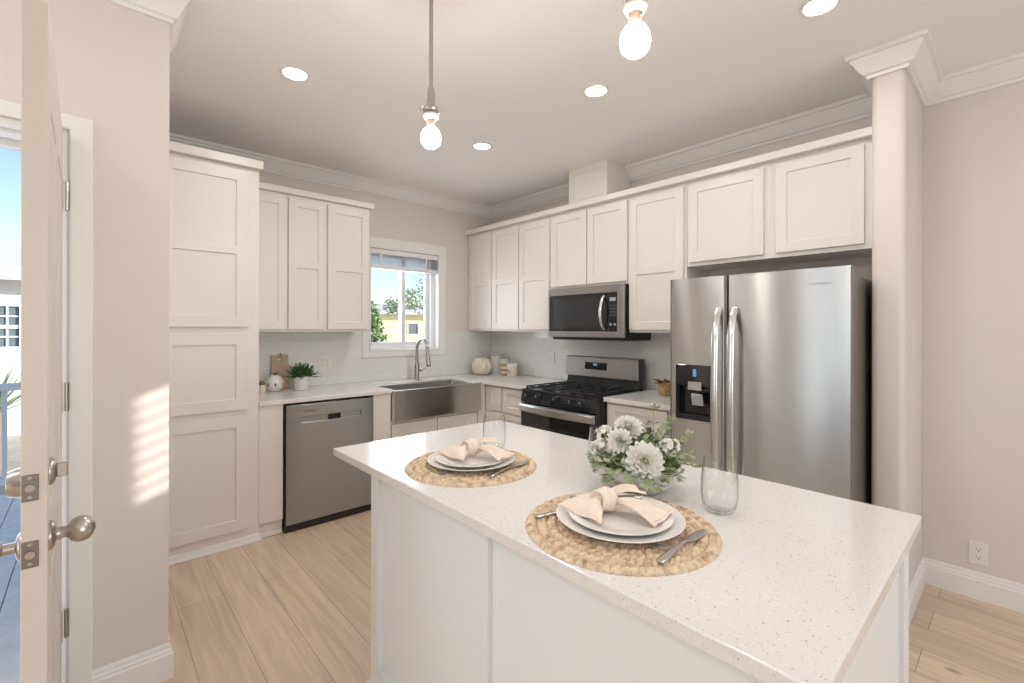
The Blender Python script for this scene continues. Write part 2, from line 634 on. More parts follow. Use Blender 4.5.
def single(name, bm, m, label, cat, smooth=None, bevel=0.0, group=None, loc=None):
    if loc is not None:
        bmesh.ops.translate(bm, verts=bm.verts, vec=-Vector(loc))
    o = finish(name, bm, m, smooth, bevel)
    if loc is not None:
        o.location = loc
    return tag(o, label, cat, group)

def struct(name, bm, m, label=None, cat=None, smooth=None, bevel=0.0):
    o = finish(name, bm, m, smooth, bevel)
    o['kind'] = 'structure'
    if label:
        o['label'] = label
        o['category'] = cat
    return o

def copy_tree(o, parent=None):
    c = o.copy()
    col.objects.link(c)
    c.parent = parent
    for ch in list(o.children):
        copy_tree(ch, c)
    return c

def text_mesh(body, size, depth, font_shear=0.0):
    cu = bpy.data.curves.new('lettering', 'FONT')
    cu.body = body
    cu.size = size
    cu.extrude = depth
    cu.shear = font_shear
    cu.align_x = 'CENTER'
    cu.align_y = 'CENTER'
    o = bpy.data.objects.new('lettering', cu)
    col.objects.link(o)
    dg = bpy.context.evaluated_depsgraph_get()
    me = bpy.data.meshes.new_from_object(o.evaluated_get(dg))
    bm = BM()
    bm.from_mesh(me)
    bpy.data.objects.remove(o)
    bpy.data.curves.remove(cu)
    bpy.data.meshes.remove(me)
    return bm

# ================================================================== THE ROOM
CE = 2.74
bm = BM(); box(bm, -6.1, 0.3, -7.7, -1.72, -0.12, 0)
box(bm, -3.2, 0.3, -1.72, 0.1, -0.12, 0)
struct('floor', bm, M['floor'], 'light oak plank floor of the kitchen', 'floor')
bm = BM(); box(bm, -6.1, 0.3, -7.7, -1.55, CE, CE + 0.12)
box(bm, -3.3, 0.3, -1.55, 0.2, CE, CE + 0.12)
struct('ceiling', bm, M['ceil'], 'smooth off-white kitchen ceiling', 'ceiling')

WX0, WX1, WZ0, WZ1 = -1.462, -0.708, 1.185, 2.155
bm = BM()
relief(bm, [-3.38, WX0, WX1, 0.15], [0, WZ0, WZ1, CE], lambda i, j: None if (i == 1 and j == 1) else 0.0, faceY(0.0), 0.15)
struct('wall_back', bm, M['wall'], 'beige wall with the window over the sink', 'wall')
bm = BM(); box(bm, 0.0, 0.15, -3.517, -0.0005, 0, CE)
struct('wall_range', bm, M['wall'], 'beige wall behind the range and right cabinets', 'wall')
bm = BM(); box(bm, -0.50, 0.2, -3.648, -3.518, 0, CE, 0.028, 5)
struct('wall_column', bm, M['wall'], 'stub wall with rounded corners right of the refrigerator', 'wall', smooth=40)
# right wall, with the blind-covered window that throws the striped sun patch
RY0, RY1, RZ0, RZ1 = -5.147, -4.80, 2.02, 2.50
bm = BM()
relief(bm, [-7.6, RY0, RY1, -3.6485], [0, RZ0, RZ1, CE], lambda i, j: None if (i == 1 and j == 1) else 0.0, faceX(0.076), 0.14)
struct('wall_right', bm, M['wall'], 'beige wall at the right beside the stub wall', 'wall')
# front wall with the entrance door
DX0, DX1, DZ = -4.325, -3.405, 2.105
bm = BM()
relief(bm, [-6.1, DX0, DX1, -3.11], [0, DZ, CE], lambda i, j: None if (i == 1 and j == 0) else 0.0, faceY(-1.7215), 0.13)
struct('wall_front', bm, M['wall'], 'beige wall beside the open entrance door', 'wall')
bm = BM(); box(bm, -3.24, -3.11, -1.5905, -1.42, 0, CE)
box(bm, -3.38, -3.241, -1.5905, -0.0005, 0, CE)
struct('wall_left', bm, M['wall'], 'hidden side wall left of the tall pantry cabinet', 'wall')
# living room end behind the camera, with window openings added for the fill lamps
bm = BM()
relief(bm, [-6.1, -3.6, -1.0, 0.2], [0, 0.5, 2.4, CE], lambda i, j: None if (i == 1 and j == 1) else 0.0, lambda u, v, d: (u, -7.5 - d, v), 0.14)
struct('wall_rear', bm, M['wall'], 'living room wall behind the camera', 'wall')
bm = BM()
relief(bm, [-7.5, -3.92, -1.98, -1.7215], [0, 0.55, 2.35, CE], lambda i, j: None if (i == 1 and j == 1) else 0.0, lambda u, v, d: (-6.0 - d, u, v), 0.14)
struct('wall_west', bm, M['wall'], 'living room side wall left of the camera', 'wall')

CROWN = [(0.0005, 2.632), (0.014, 2.632), (0.018, 2.646), (0.032, 2.650), (0.050, 2.668), (0.070, 2.698), (0.080, 2.706), (0.082, 2.716), (0.098, 2.720), (0.100, 2.7395), (0.0005, 2.7395)]
n = 0
CROWN2 = [(d * 0.72, z - 0.012 if z < 2.66 else z) for d, z in CROWN]
for path, lab in (([(-6.0, -1.7215), (-3.11, -1.7215), (-3.11, -1.42), (-3.24, -1.42)], 'white crown molding round the sunlit wall end'),
                  ([(-3.24, 0), (0, 0), (0, -1.418)], 'white crown molding along the sink wall'),
                  ([(0, -1.818), (0, -3.518), (-0.50, -3.518), (-0.50, -3.648), (0.076, -3.648), (0.076, -7.5)], 'white crown molding from the duct box round the stub wall')):
    n += 1
    bm = BM(); molding(bm, path, CROWN2 if n == 1 else [(d * 0.9, z) for d, z in CROWN])
    struct('trim_%d' % n, bm, M['trim'], lab, 'crown molding', smooth=25)
BASE = [(0.0005, 0.0005), (0.016, 0.0005), (0.016, 0.098), (0.012, 0.104), (0.012, 0.112), (0.007, 0.120), (0.007, 0.130), (0.003, 0.139), (0.0005, 0.140)]
bm = BM(); molding(bm, [(-3.336, -1.7215), (-3.11, -1.7215), (-3.11, -1.42), (-3.24, -1.42)], BASE)
struct('baseboard_front', bm, M['trim'], 'white baseboard under the sunlit wall end', 'baseboard', smooth=25)
bm = BM(); molding(bm, [(-0.50, -3.53), (-0.50, -3.648), (0.076, -3.648), (0.076, -7.5)], BASE)
struct('baseboard_right', bm, M['trim'], 'white baseboard along the right wall', 'baseboard', smooth=25)

# backsplash
bm = BM()
relief(bm, [-2.52, -1.531, -0.632, -0.008], [0.9145, 1.128, 1.37], lambda i, j: None if (i == 1 and j == 1) else 0.0, faceY(-0.008), 0.0078)
struct('trim_11', bm, M['tile_x'], 'white subway tile backsplash under the window', 'backsplash')
bm = BM(); box(bm, -0.008, -0.0003, -2.60, -0.0085, 0.9145, 1.37)
struct('trim_12', bm, M['tile_y'], 'white subway tile backsplash behind the range', 'backsplash')

# ---- window over the sink
root = thing('window_1', 'white sliding window over the sink', 'window', ((WX0 + WX1) / 2, 0, WZ0), kind='structure')
bm = BM()
relief(bm, [WX0 - 0.068, WX0, WX1, WX1 + 0.077], [1.13, WZ0, WZ1, 2.243], lambda i, j: None if (i == 1 and j == 1) else 0.0, faceY(-0.019), 0.0185)
part('window_casing', bm, M['trim'], root, bevel=0.003)
bm = BM()
relief(bm, [WX0 + 0.001, WX0 + 0.014, WX1 - 0.014, WX1 - 0.001], [WZ0 + 0.001, WZ0 + 0.014, WZ1 - 0.014, WZ1 - 0.001], lambda i, j: None if (i == 1 and j == 1) else 0.0, faceY(-0.018), 0.07)
part('window_jamb', bm, M['trim'], root)
fx0, fx1, fz0, fz1 = WX0 + 0.015, WX1 - 0.015, WZ0 + 0.015, WZ1 - 0.015
bm = BM()
relief(bm, [fx0, fx0 + 0.010, fx1 - 0.045, fx1], [fz0, fz0 + 0.03, fz1 - 0.03, fz1], lambda i, j: None if (i == 1 and j == 1) else 0.0, faceY(0.053), 0.07)
part('window_frame', bm, M['vinyl'], root, bevel=0.003)
mid = -1.098
for a, b, y in ((fx0 + 0.011, mid + 0.045, 0.062), (mid - 0.002, fx1 - 0.046, 0.092)):
    bm = BM()
    st = 0.024 if y < 0.07 else 0.042
    relief(bm, [a, a + st, b - 0.042, b], [fz0 + 0.031, fz0 + 0.068, fz1 - 0.068, fz1 - 0.031], lambda i, j: None if (i == 1 and j == 1) else 0.0, faceY(y), 0.026)
    sash = part('sash', bm, M['vinyl'], root, bevel=0.003)
    bm = BM(); box(bm, a + st, b - 0.042, y + 0.012, y + 0.015, fz0 + 0.068, fz1 - 0.068)
    part('pane', bm, M['pane'], sash)
    if y < 0.07:
        bm = BM(); box(bm, b - 0.032, b - 0.010, y - 0.014, y + 0.001, 1.56, 1.63, 0.004)
        part('latch', bm, M['plastic'], sash)

# ---- raised blind in that window
root = thing('window_blind', 'white slatted blind drawn up at the top of the sink window', 'blind', ((fx0 + fx1) / 2, 0.02, 2.0))
bm = BM(); box(bm, fx0 + 0.004, fx1 - 0.004, -0.012, 0.042, 2.090, 2.136, 0.003)
part('head_rail', bm, M['vinyl'], root)
bm = BM()
for k in range(12):
    z = 2.084 - k * 0.0082
    box(bm, fx0 + 0.006, fx1 - 0.006, -0.010, 0.040, z - 0.0026, z, m=Matrix.Translation((0, 0.015, z)) @ Matrix.Rotation(R(5), 4, 'X') @ Matrix.Translation((0, -0.015, -z)))
part('slats', bm, M['blind'], root)
bm = BM(); box(bm, fx0 + 0.006, fx1 - 0.006, -0.012, 0.042, 1.952, 1.992, 0.004)
part('bottom_rail', bm, M['vinyl'], root)
for k, x in enumerate((fx0 + 0.10, fx1 - 0.14)):
    bm = BM(); box(bm, x - 0.008, x + 0.008, -0.0145, -0.0125, 1.97, 2.11)
    part('ladder_tape', bm, M['plastic'], root)
bm = BM(); tube(bm, [(fx0 + 0.085, -0.0165, 2.10), (fx0 + 0.086, -0.0165, 1.8), (fx0 + 0.085, -0.0165, 1.50)], 0.0018, 6)
part('pull_cord', bm, M['plastic'], root)

# ---- mullions of an added unseen side window, for streaks in the refrigerator
bm = BM()
relief(bm, [-3.92, -3.84, -3.28, -3.20, -2.70, -2.62, -2.06, -1.98], [0.55, 0.62, 2.28, 2.35], lambda i, j: None if (i in (1, 3, 5) and j == 1) else 0.0, lambda u, v, d: (-5.985 - d, u, v), 0.04)
o = struct('window_added', bm, M['vinyl'], 'added three-part living room window frame out of view', 'window')
# ---- narrow window with lowered blind in the right wall, out of the frame
root = thing('window_2', 'narrow side window behind half-open blinds', 'window', (0.076, (RY0 + RY1) / 2, RZ0), kind='structure')
bm = BM()
relief(bm, [RY0 - 0.07, RY0, RY1, RY1 + 0.07], [RZ0 - 0.07, RZ0, RZ1, RZ1 + 0.07], lambda i, j: None if (i == 1 and j == 1) else 0.0, faceX(0.058), 0.0175)
part('window_casing', bm, M['trim'], root)
bm = BM()
for k in range(9):
    z = RZ0 + 0.03 + k * 0.053
    box(bm, -0.022, 0.022, RY0 + 0.004, RY1 - 0.004, z - 0.0022, z + 0.0022, m=Matrix.Translation((0.14, 0, z)) @ Matrix.Rotation(R(-8), 4, 'Y') @ Matrix.Translation((0, 0, -z)))
part('blind_slats', bm, M['blind'], root)
bm = BM(); box(bm, 0.196, 0.200, RY0 - 0.01, RY1 + 0.01, RZ0 - 0.01, RZ1 + 0.01)
M['tint'] = pane_mat()
M['tint'].name = 'tinted_glass'
for nd in M['tint'].node_tree.nodes:
    if nd.type == 'BSDF_TRANSPARENT':
        nd.inputs['Color'].default_value = (0.95, 0.95, 0.95, 1)
part('pane', bm, M['tint'], root)

# ---- entrance door: casing and jamb, then the leaf swung open towards the camera
root = thing('trim_5', 'white casing round the entrance doorway', 'door casing', (DX1, -1.7215, 0), kind='structure')
bm = BM()
relief(bm, [DX0 - 0.075, DX0, DX1 + 0.006, DX1 + 0.069], [0.001, DZ + 0.004, 2.160], lambda i, j: None if (i == 1 and j == 0) else 0.0, faceY(-1.740), 0.018)
part('door_casing', bm, M['trim'], root, bevel=0.004)
bm = BM()
relief(bm, [DX0 + 0.0005, DX0 + 0.02, DX1 - 0.02, DX1 - 0.0005], [0.001, DZ - 0.02, DZ - 0.0005], lambda i, j: None if (i == 1 and j == 0) else 0.0, faceY(-1.722), 0.135)
part('door_jamb', bm, M['trim'], root)
bm = BM()
relief(bm, [DX0 + 0.0205, DX0 + 0.033, DX1 - 0.033, DX1 - 0.0205], [0.001, DZ - 0.033, DZ - 0.0205], lambda i, j: None if (i == 1 and j == 0) else 0.0, faceY(-1.675), 0.07)
part('door_stop', bm, M['trim'], root)

dr = thing('door_1', 'open entrance door swung in towards the camera', 'door', (-3.4165, -1.745, 0.008), kind='structure', rz=0.0085)
TH = 0.040
LW, LH = 0.876, 2.088
bm = BM()
def leaf_place(u, v, d):
    return (-d, -u, v)
relief(bm, [0, 0.115, 0.135, 0.385, 0.405, 0.48, 0.50, 0.75, 0.77, LW], [0, 0.22, 0.24, 0.80, 0.82, 0.98, 1.0, 1.88, 1.90, LH],
       lambda i, j: 0.004 if (i in (1, 2, 3, 5, 6, 7) and j in (1, 2, 3, 5, 6, 7)) and not (i in (2, 6) and j in (2, 6)) else 0.0, leaf_place, TH)
leaf = part('door_leaf', bm, M['door'], dr, local=True, bevel=0.0015)
for z in (1.861, 1.147, 0.341):
    bm = BM()
    tube(bm, [(0.010, 0.010, z - 0.05), (0.010, 0.010, z + 0.05)], 0.007, 10)
    box(bm, 0.0002, 0.002, -0.034, 0.004, z - 0.048, z + 0.048)
    part('hinge', bm, M['nickel'], dr, smooth=40, local=True)
for z in (1.056, 0.916):
    bm = BM(); box(bm, -TH + 0.001, -TH + 0.027, -LW - 0.002, -LW + 0.0003, z - 0.028, z + 0.028, 0.0009)
    pl = part('latch_plate', bm, M['latch'], dr, local=True)
    bm = BM()
    lathe(bm, [(0, 0.004), (0.008, 0.004), (0.009, 0.0), (0, 0)], 16, m=Matrix.Translation((-TH + 0.014, -LW - 0.002, z)) @ Matrix.Rotation(PI / 2, 4, 'X'))
    for dz in (0.02, -0.02):
        lathe(bm, [(0, 0.001), (0.003, 0.001), (0.004, 0.0), (0, 0)], 10, m=Matrix.Translation((-TH + 0.014, -LW - 0.002, z + dz)) @ Matrix.Rotation(PI / 2, 4, 'X'))
    part('bolt', bm, M['nickel'], pl, smooth=40, local=True)
KY = -LW + 0.065
RX = Matrix.Rotation(PI / 2, 4, 'Y')       # lathe axis along +X
LX = Matrix.Rotation(-PI / 2, 4, 'Y')      # lathe axis along -X
bm = BM()
lathe(bm, [(0, 0), (0.032, 0), (0.032, 0.004), (0.026, 0.009), (0.014, 0.012), (0.012, 0.026), (0.015, 0.030), (0.024, 0.036), (0.0285, 0.046), (0.029, 0.056), (0.0255, 0.066), (0.017, 0.073), (0.006, 0.077), (0, 0.0775)], 28, m=Matrix.Translation((0.0003, KY, 0.928)) @ RX)
part('door_knob', bm, M['nickel'], dr, smooth=50, local=True)
bm = BM()
lathe(bm, [(0, 0), (0.031, 0), (0.031, 0.004), (0.026, 0.009), (0.012, 0.012), (0.012, 0.03), (0.026, 0.04), (0.029, 0.055), (0.02, 0.07), (0, 0.076)], 28, m=Matrix.Translation((-TH - 0.0003, KY, 0.916)) @ LX)
part('door_knob', bm, M['nickel'], dr, smooth=50, local=True)
bm = BM()
lathe(bm, [(0, 0), (0.031, 0), (0.031, 0.004), (0.024, 0.010), (0, 0.010)], 28, m=Matrix.Translation((0.0003, KY, 1.072)) @ RX)
db = part('deadbolt', bm, M['nickel'], dr, smooth=50, local=True)
bm = BM(); box(bm, 0.0105, 0.030, KY - 0.006, KY + 0.006, 1.056, 1.088, 0.003)
part('thumb_turn', bm, M['nickel'], db, local=True)
bm = BM()
lathe(bm, [(0, 0), (0.033, 0), (0.031, 0.012), (0.026, 0.024), (0.010, 0.026), (0, 0.026)], 28, m=Matrix.Translation((-TH - 0.0003, KY, 1.056)) @ LX)
part('deadbolt', bm, M['nickel'], dr, smooth=50, local=True)

# ================================================================== CABINETS
CABG = 'white shaker kitchen cabinets'
# ---- pantry
root = thing('pantry_cabinet', 'floor-to-ceiling white pantry cabinet with three stacked doors at the left', 'cabinet', (-2.81, -0.33, 0), CABG)
bm = BM(); box(bm, -3.105, -2.523, -0.64, -0.001, 0.001, 2.436, 0.002)
part('body', bm, M['cab'], root)
for z0, z1, sp in ((1.406, 2.412, 1.897), (0.876, 1.366, None), (0.105, 0.837, None)):
    bm = BM(); shaker(bm, -3.06, -2.587, z0, z1, faceY(-0.6605), 1 if sp is None else 2, 0.072, sp)
    part('door', bm, M['cab'], root, bevel=0.0018)
bm = BM(); box(bm, -3.108, -2.508, -0.682, -0.001, 2.4365, 2.491, 0.004)
part('cornice', bm, M['cab'], root)
bm = BM(); molding(bm, [(-3.105, -0.64), (-2.523, -0.64), (-2.523, -0.632)], [(0.0, 0.0015), (0.016, 0.0015), (0.016, 0.008), (0.010, 0.020), (0.006, 0.045), (0.0, 0.05)])
part('base_trim', bm, M['trim'], root)

# ---- upper cabinets, left run
ZB, ZT = 1.372, 2.398
def upper(label, u0, u1, doors, axis, zb=ZB, panels=2, split=1.862):
    if axis == 'x':
        c = ((u0 + u1) / 2, -0.166, zb)
    else:
        c = (-0.166, (u0 + u1) / 2, zb)
    r = thing('wall_cabinet', label, 'cabinet', c, CABG)
    b = BM()
    if axis == 'x':
        box(b, u0 + 0.0008, u1 - 0.0008, -0.333, -0.001, zb, ZT, 0.0015)
    else:
        box(b, -0.333, -0.001, u0 + 0.0008, u1 - 0.0008, zb, ZT, 0.0015)
    part('body', b, M['cab'], r)
    for a, bb, z0, z1 in doors:
        b = BM()
        shaker(b, a, bb, z0, z1, faceY(-0.3535) if axis == 'x' else faceX(-0.3535), panels, 0.060, split)
        part('door', b, M['cab'], r, bevel=0.0018)
    return r
upper('white wall cabinet with one visible door, tucked against the tall pantry', -2.5225, -2.262, [(-2.515, -2.267, 1.392, 2.372)], 'x', panels=1)
upper('two-door white wall cabinet above the dishwasher, left of the window', -2.262, -1.612, [(-2.256, -1.980, 1.392, 2.372), (-1.964, -1.626, 1.392, 2.372)], 'x', split=1.88)
CORN = [(0.0, 2.3985), (0.022, 2.3985), (0.026, 2.402), (0.026, 2.438), (0.023, 2.443), (0.0, 2.443)]
bm = BM(); molding(bm, [(-2.5075, -0.3405), (-1.612, -0.3405), (-1.612, -0.001)], [(d - 0.02 if d == 0 else d - 0.001, z) for d, z in CORN])
single('cabinet_cornice', bm, M['cab'], 'white cornice board along the top of the left wall cabinets', 'molding', group='cabinet cornice boards')
# ---- upper cabinets, right run
upper('two-door white wall cabinet in the corner beside the window', -0.820, -0.003, [(-0.055, -0.412, 1.392, 2.372), (-0.428, -0.812, 1.392, 2.372)], 'y')
upper('one-door white wall cabinet just left of the microwave', -1.225, -0.820, [(-0.826, -1.213, 1.392, 2.372)], 'y')
upper('short two-door white wall cabinet above the microwave', -2.026, -1.225, [(-1.237, -1.626, 1.762, 2.372), (-1.637, -2.015, 1.762, 2.372)], 'y', zb=1.742, panels=1)
upper('one-door white wall cabinet between microwave and refrigerator', -2.482, -2.026, [(-2.035, -2.464, 1.392, 2.372)], 'y', split=1.826)
upper('short two-door white wall cabinet above the refrigerator', -3.509, -2.482, [(-2.502, -2.972, 1.848, 2.372), (-3.038, -3.464, 1.848, 2.372)], 'y', zb=1.823, panels=1)
bm = BM(); box(bm, -0.3785, -0.30, -3.509, -0.003, 2.3985, 2.443, 0.003)
single('cabinet_cornice', bm, M['cab'], 'white cornice board along the top of the right wall cabinets', 'molding', group='cabinet cornice boards')
# boxed duct above the microwave
bm = BM()
relief(bm, [-1.815, -1.765, -1.468, -1.420], [2.4435, 2.45, 2.688, 2.7395], lambda i, j: 0.008 if (i == 1 and j == 1) else 0.0, faceX(-0.33), 0.329)
single('duct_cover', bm, M['cab'], 'white panelled box over the cabinets above the microwave', 'duct cover', bevel=0.0015)

# ---- base cabinets
def base_y(label, x0, x1, zt, fronts, toe=True, trim=False):
    r = thing('base_cabinet', label, 'cabinet', ((x0 + x1) / 2, -0.3, 0), CABG)
    b = BM(); box(b, x0 + 0.001, x1 - 0.001, -0.615, -0.03, 0.10, zt, 0.0015)
    part('body', b, M['cab'], r)
    b = BM(); box(b, x0 + 0.001, x1 - 0.001, -0.56 if not trim else -0.610, -0.03, 0.001, 0.0995)
    part('toe_kick', b, M['cab'], r)
    if trim:
        b = BM(); box(b, x0 + 0.001, x1 - 0.001, -0.624, -0.6105, 0.001, 0.03, 0.004)
        part('base_trim', b, M['trim'], r)
    for kind, a, bb, z0, z1 in fronts:
        b = BM()
        if kind == 'panel':
            box(b, a, bb, -0.6355, -0.6155, z0, z1, 0.0015)
        else:
            shaker(b, a, bb, z0, z1, faceY(-0.6355), 1, 0.058)
        part('door' if kind == 'door' else 'filler_panel', b, M['cab'], r, bevel=0.0015 if kind == 'door' else 0)
    return r
base_y('slim plain white base cabinet between pantry and dishwasher', -2.523, -2.371, 0.8835, [('panel', -2.521, -2.373, 0.1, 0.883)], trim=True)
base_y('narrow white filler cabinet between dishwasher and sink', -1.722, -1.570, 0.8835, [('panel', -1.720, -1.572, 0.1, 0.883)])
base_y('two-door white base cabinet under the steel sink', -1.569, -0.606, 0.655, [('door', -1.560, -1.138, 0.12, 0.628), ('door', -1.128, -0.705, 0.12, 0.628)])
r_ = [o for o in col.objects if o.get('label') == 'two-door white base cabinet under the steel sink'][0]
bm = BM(); box(bm, -0.6915, -0.6065, -0.6355, -0.6155, 0.1, 0.8835, 0.0015)
part('filler_panel', bm, M['cab'], r_)
def base_x(label, y0, y1, fronts):
    r = thing('base_cabinet', label, 'cabinet', (-0.3, (y0 + y1) / 2, 0), CABG)
    b = BM(); box(b, -0.6055, -0.03, y0 + 0.001, y1 - 0.001, 0.10, 0.8835, 0.0015)
    part('body', b, M['cab'], r)
    b = BM(); box(b, -0.55, -0.03, y0 + 0.001, y1 - 0.001, 0.001, 0.0995)
    part('toe_kick', b, M['cab'], r)
    for kind, a, bb, z0, z1 in fronts:
        b = BM(); shaker(b, a, bb, z0, z1, faceX(-0.6255), 1, 0.05)
        part(kind, b, M['cab'], r, bevel=0.0015)
    return r
base_x('white corner base cabinet right of the sink', -0.892, -0.637, [('drawer', -0.70, -0.882, 0.655, 0.868), ('door', -0.70, -0.882, 0.12, 0.640)])
base_x('white drawer base cabinet just left of the range', -1.238, -0.892, [('drawer', -0.905, -1.228, 0.655, 0.868), ('drawer', -0.905, -1.228, 0.40, 0.640), ('drawer', -0.905, -1.228, 0.12, 0.385)])
base_x('white base cabinet between range and refrigerator', -2.560, -2.020, [('drawer', -2.045, -2.50, 0.685, 0.868), ('door', -2.045, -2.50, 0.12, 0.670)])

# ---- countertops
bm = BM()
relief(bm, [-2.522, -1.570, -0.690, -0.6505, -0.0085], [-1.239, -0.652, -0.235, -0.0085],
       lambda i, j: None if ((i < 3 and j == 0) or (i == 1 and j == 1)) else 0.0, lambda u, v, d: (u, v, 0.914 - d), 0.030)
single('countertop', bm, M['quartz'], 'white quartz countertop running from the pantry round the corner to the range', 'countertop', bevel=0.003, group='white quartz countertops')
bm = BM(); box(bm, -0.6505, -0.0085, -2.575, -2.021, 0.884, 0.914, 0.003)
single('countertop', bm, M['quartz'], 'short white quartz countertop between range and refrigerator', 'countertop', group='white quartz countertops')

# ---- dishwasher
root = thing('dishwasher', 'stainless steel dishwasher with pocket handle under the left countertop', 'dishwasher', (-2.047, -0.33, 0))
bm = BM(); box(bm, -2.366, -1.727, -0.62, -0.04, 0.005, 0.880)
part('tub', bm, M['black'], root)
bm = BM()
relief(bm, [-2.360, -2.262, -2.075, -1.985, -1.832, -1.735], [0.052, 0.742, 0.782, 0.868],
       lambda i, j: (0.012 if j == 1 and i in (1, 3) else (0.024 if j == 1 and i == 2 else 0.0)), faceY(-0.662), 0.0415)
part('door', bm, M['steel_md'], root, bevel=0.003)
bm = BM()
relief(bm, [-2.074, -2.066, -1.994, -1.986], [0.743, 0.750, 0.772, 0.781], lambda i, j: 0.012 if (i == 1 and j == 1) else 0.0, faceY(-0.6595), 0.02)
part('pocket_handle', bm, M['black'], root, label='black recessed pocket handle')
bm = text_mesh('Whirlpool', 0.022, 0.0006)
bmesh.ops.transform(bm, matrix=Matrix.Translation((-2.205, -0.6635, 0.822)) @ Matrix.Rotation(PI / 2, 4, 'X'), verts=bm.verts)
part('lettering', bm, M['darkside'], root, label='small dark maker lettering')
bm = BM(); box(bm, -2.366, -1.727, -0.655, -0.622, 0.004, 0.048)
part('toe_kick', bm, M['black'], root)

# ---- sink
root = thing('farmhouse_sink', 'stainless steel apron-front farmhouse sink below the window', 'sink', (-1.13, -0.46, 0.66))
SX0, SX1, SY0, SY1 = -1.5675, -0.6935, -0.682, -0.240
bm = BM()
relief(bm, [SX0, SX0 + 0.025, SX1 - 0.025, SX1], [SY0, SY0 + 0.03, SY1 - 0.02, SY1], lambda i, j: 0.21 if (i == 1 and j == 1) else 0.0, lambda u, v, d: (u, v, 0.902 - d), 0.243)
part('basin', bm, M['steel_dk'], root, bevel=0.008)
bm = BM(); box(bm, SX0, SX1, -0.690, -0.6825, 0.659, 0.903, 0.0035)
part('apron', bm, M['steel_dk'], root)
bm = BM(); lathe(bm, [(0, 0.004), (0.02, 0.003), (0.045, 0.004), (0.055, 0.0), (0, 0)], 24, (-1.13, -0.45, 0.6925))
part('drain', bm, M['chrome'], root, smooth=40)

# ---- faucet
root = thing('faucet', 'tall brushed gooseneck pull-down faucet behind the sink', 'faucet', (-1.07, -0.185, 0.9145))
bm = BM(); lathe(bm, [(0, 0), (0.030, 0), (0.030, 0.008), (0.024, 0.012), (0.0235, 0.13), (0.018, 0.16), (0, 0.16)], 24)
part('base', bm, M['nickel'], root, smooth=40, local=True)
pts = [(0, 0, 0.16), (0, 0, 0.26)] + [(0, -0.095 + 0.095 * math.cos(t), 0.27 + 0.115 * math.sin(t)) for t in [PI * k / 14 for k in range(0, 14)]] + [(0, -0.192, 0.25)]
bm = BM(); tube(bm, pts, 0.0145, 12)
part('spout', bm, M['nickel'], root, smooth=50, local=True)
bm = BM(); tube(bm, [(0, -0.192, 0.25), (0, -0.200, 0.20), (0, -0.208, 0.150)], [0.0155, 0.0185, 0.022], 14)
sh = part('spray_head', bm, M['nickel'], root, smooth=50, local=True)
bm = BM(); tube(bm, [(0, -0.2082, 0.1495), (0, -0.2095, 0.138)], [0.0195, 0.018], 14)
part('nozzle', bm, M['rubber'], sh, smooth=50, local=True)
bm = BM(); tube(bm, [(0.022, 0, 0.085), (0.045, 0, 0.087)], 0.011, 12)
tube(bm, [(0.045, 0, 0.088), (0.062, -0.008, 0.096), (0.082, -0.016, 0.108)], [0.009, 0.008, 0.007], 10)
part('lever', bm, M['nickel'], root, smooth=50, local=True)

# ---- range
root = thing('gas_range', 'black and stainless gas range between the base cabinets', 'range', (-0.35, -1.628, 0))
RL, RR = -1.2465, -2.0095
bm = BM(); box(bm, -0.690, -0.09, RR, RL, 0.06, 0.896, 0.002)
part('body', bm, M['black'], root)
for y in (RL - 0.05, RR + 0.05):
    for x in (-0.62, -0.14):
        bm = BM(); lathe(bm, [(0, 0.001), (0.02, 0.001), (0.018, 0.059), (0, 0.059)], 12, (x, y, 0))
        part('foot', bm, M['rubber'], root)
bm = BM()
relief(bm, [RR, RR + 0.02, RL - 0.02, RL], [-0.712, -0.69, -0.185, -0.09], lambda i, j: 0.006 if (i == 1 and j == 1) else 0.0, lambda u, v, d: (v, u, 0.907 - d), 0.0105)
ct = part('cooktop', bm, M['black'], root, bevel=0.004)
for y in (-1.40, -1.628, -1.856):
    for x in ((-0.56, -0.30) if abs(y + 1.628) > 0.1 else (-0.40,)):
        bm = BM(); lathe(bm, [(0, 0), (0.045, 0), (0.045, 0.008), (0.032, 0.010), (0.032, 0.018), (0.027, 0.021), (0, 0.021)], 24, (x, y, 0.9015))
        part('burner', bm, M['iron'], root, smooth=40)
for k in range(3):
    y0 = RR + 0.024 + k * 0.239
    y1 = y0 + 0.236
    bm = BM()
    zt0, zt1 = 0.922, 0.932
    box(bm, -0.685, -0.192, y0, y0 + 0.012, zt0, zt1, 0.002)
    box(bm, -0.685, -0.192, y1 - 0.012, y1, zt0, zt1, 0.002)
    box(bm, -0.685, -0.673, y0 + 0.0125, y1 - 0.0125, zt0, zt1, 0.002)
    box(bm, -0.204, -0.192, y0 + 0.0125, y1 - 0.0125, zt0, zt1, 0.002)
    for x in (-0.56, -0.43, -0.30):
        box(bm, x - 0.006, x + 0.006, y0 + 0.0125, y1 - 0.0125, zt0, zt1 + 0.003, 0.002)
    ym = (y0 + y1) / 2
    box(bm, -0.672, -0.205, ym - 0.006, ym + 0.006, zt0 + 0.001, zt1 + 0.004, 0.002)
    for x in (-0.679, -0.198):
        for y in (y0 + 0.006, y1 - 0.006):
            box(bm, x - 0.006, x + 0.006, y - 0.006, y + 0.006, 0.9075, zt0 + 0.004)
    part('grate', bm, M['iron'], root)
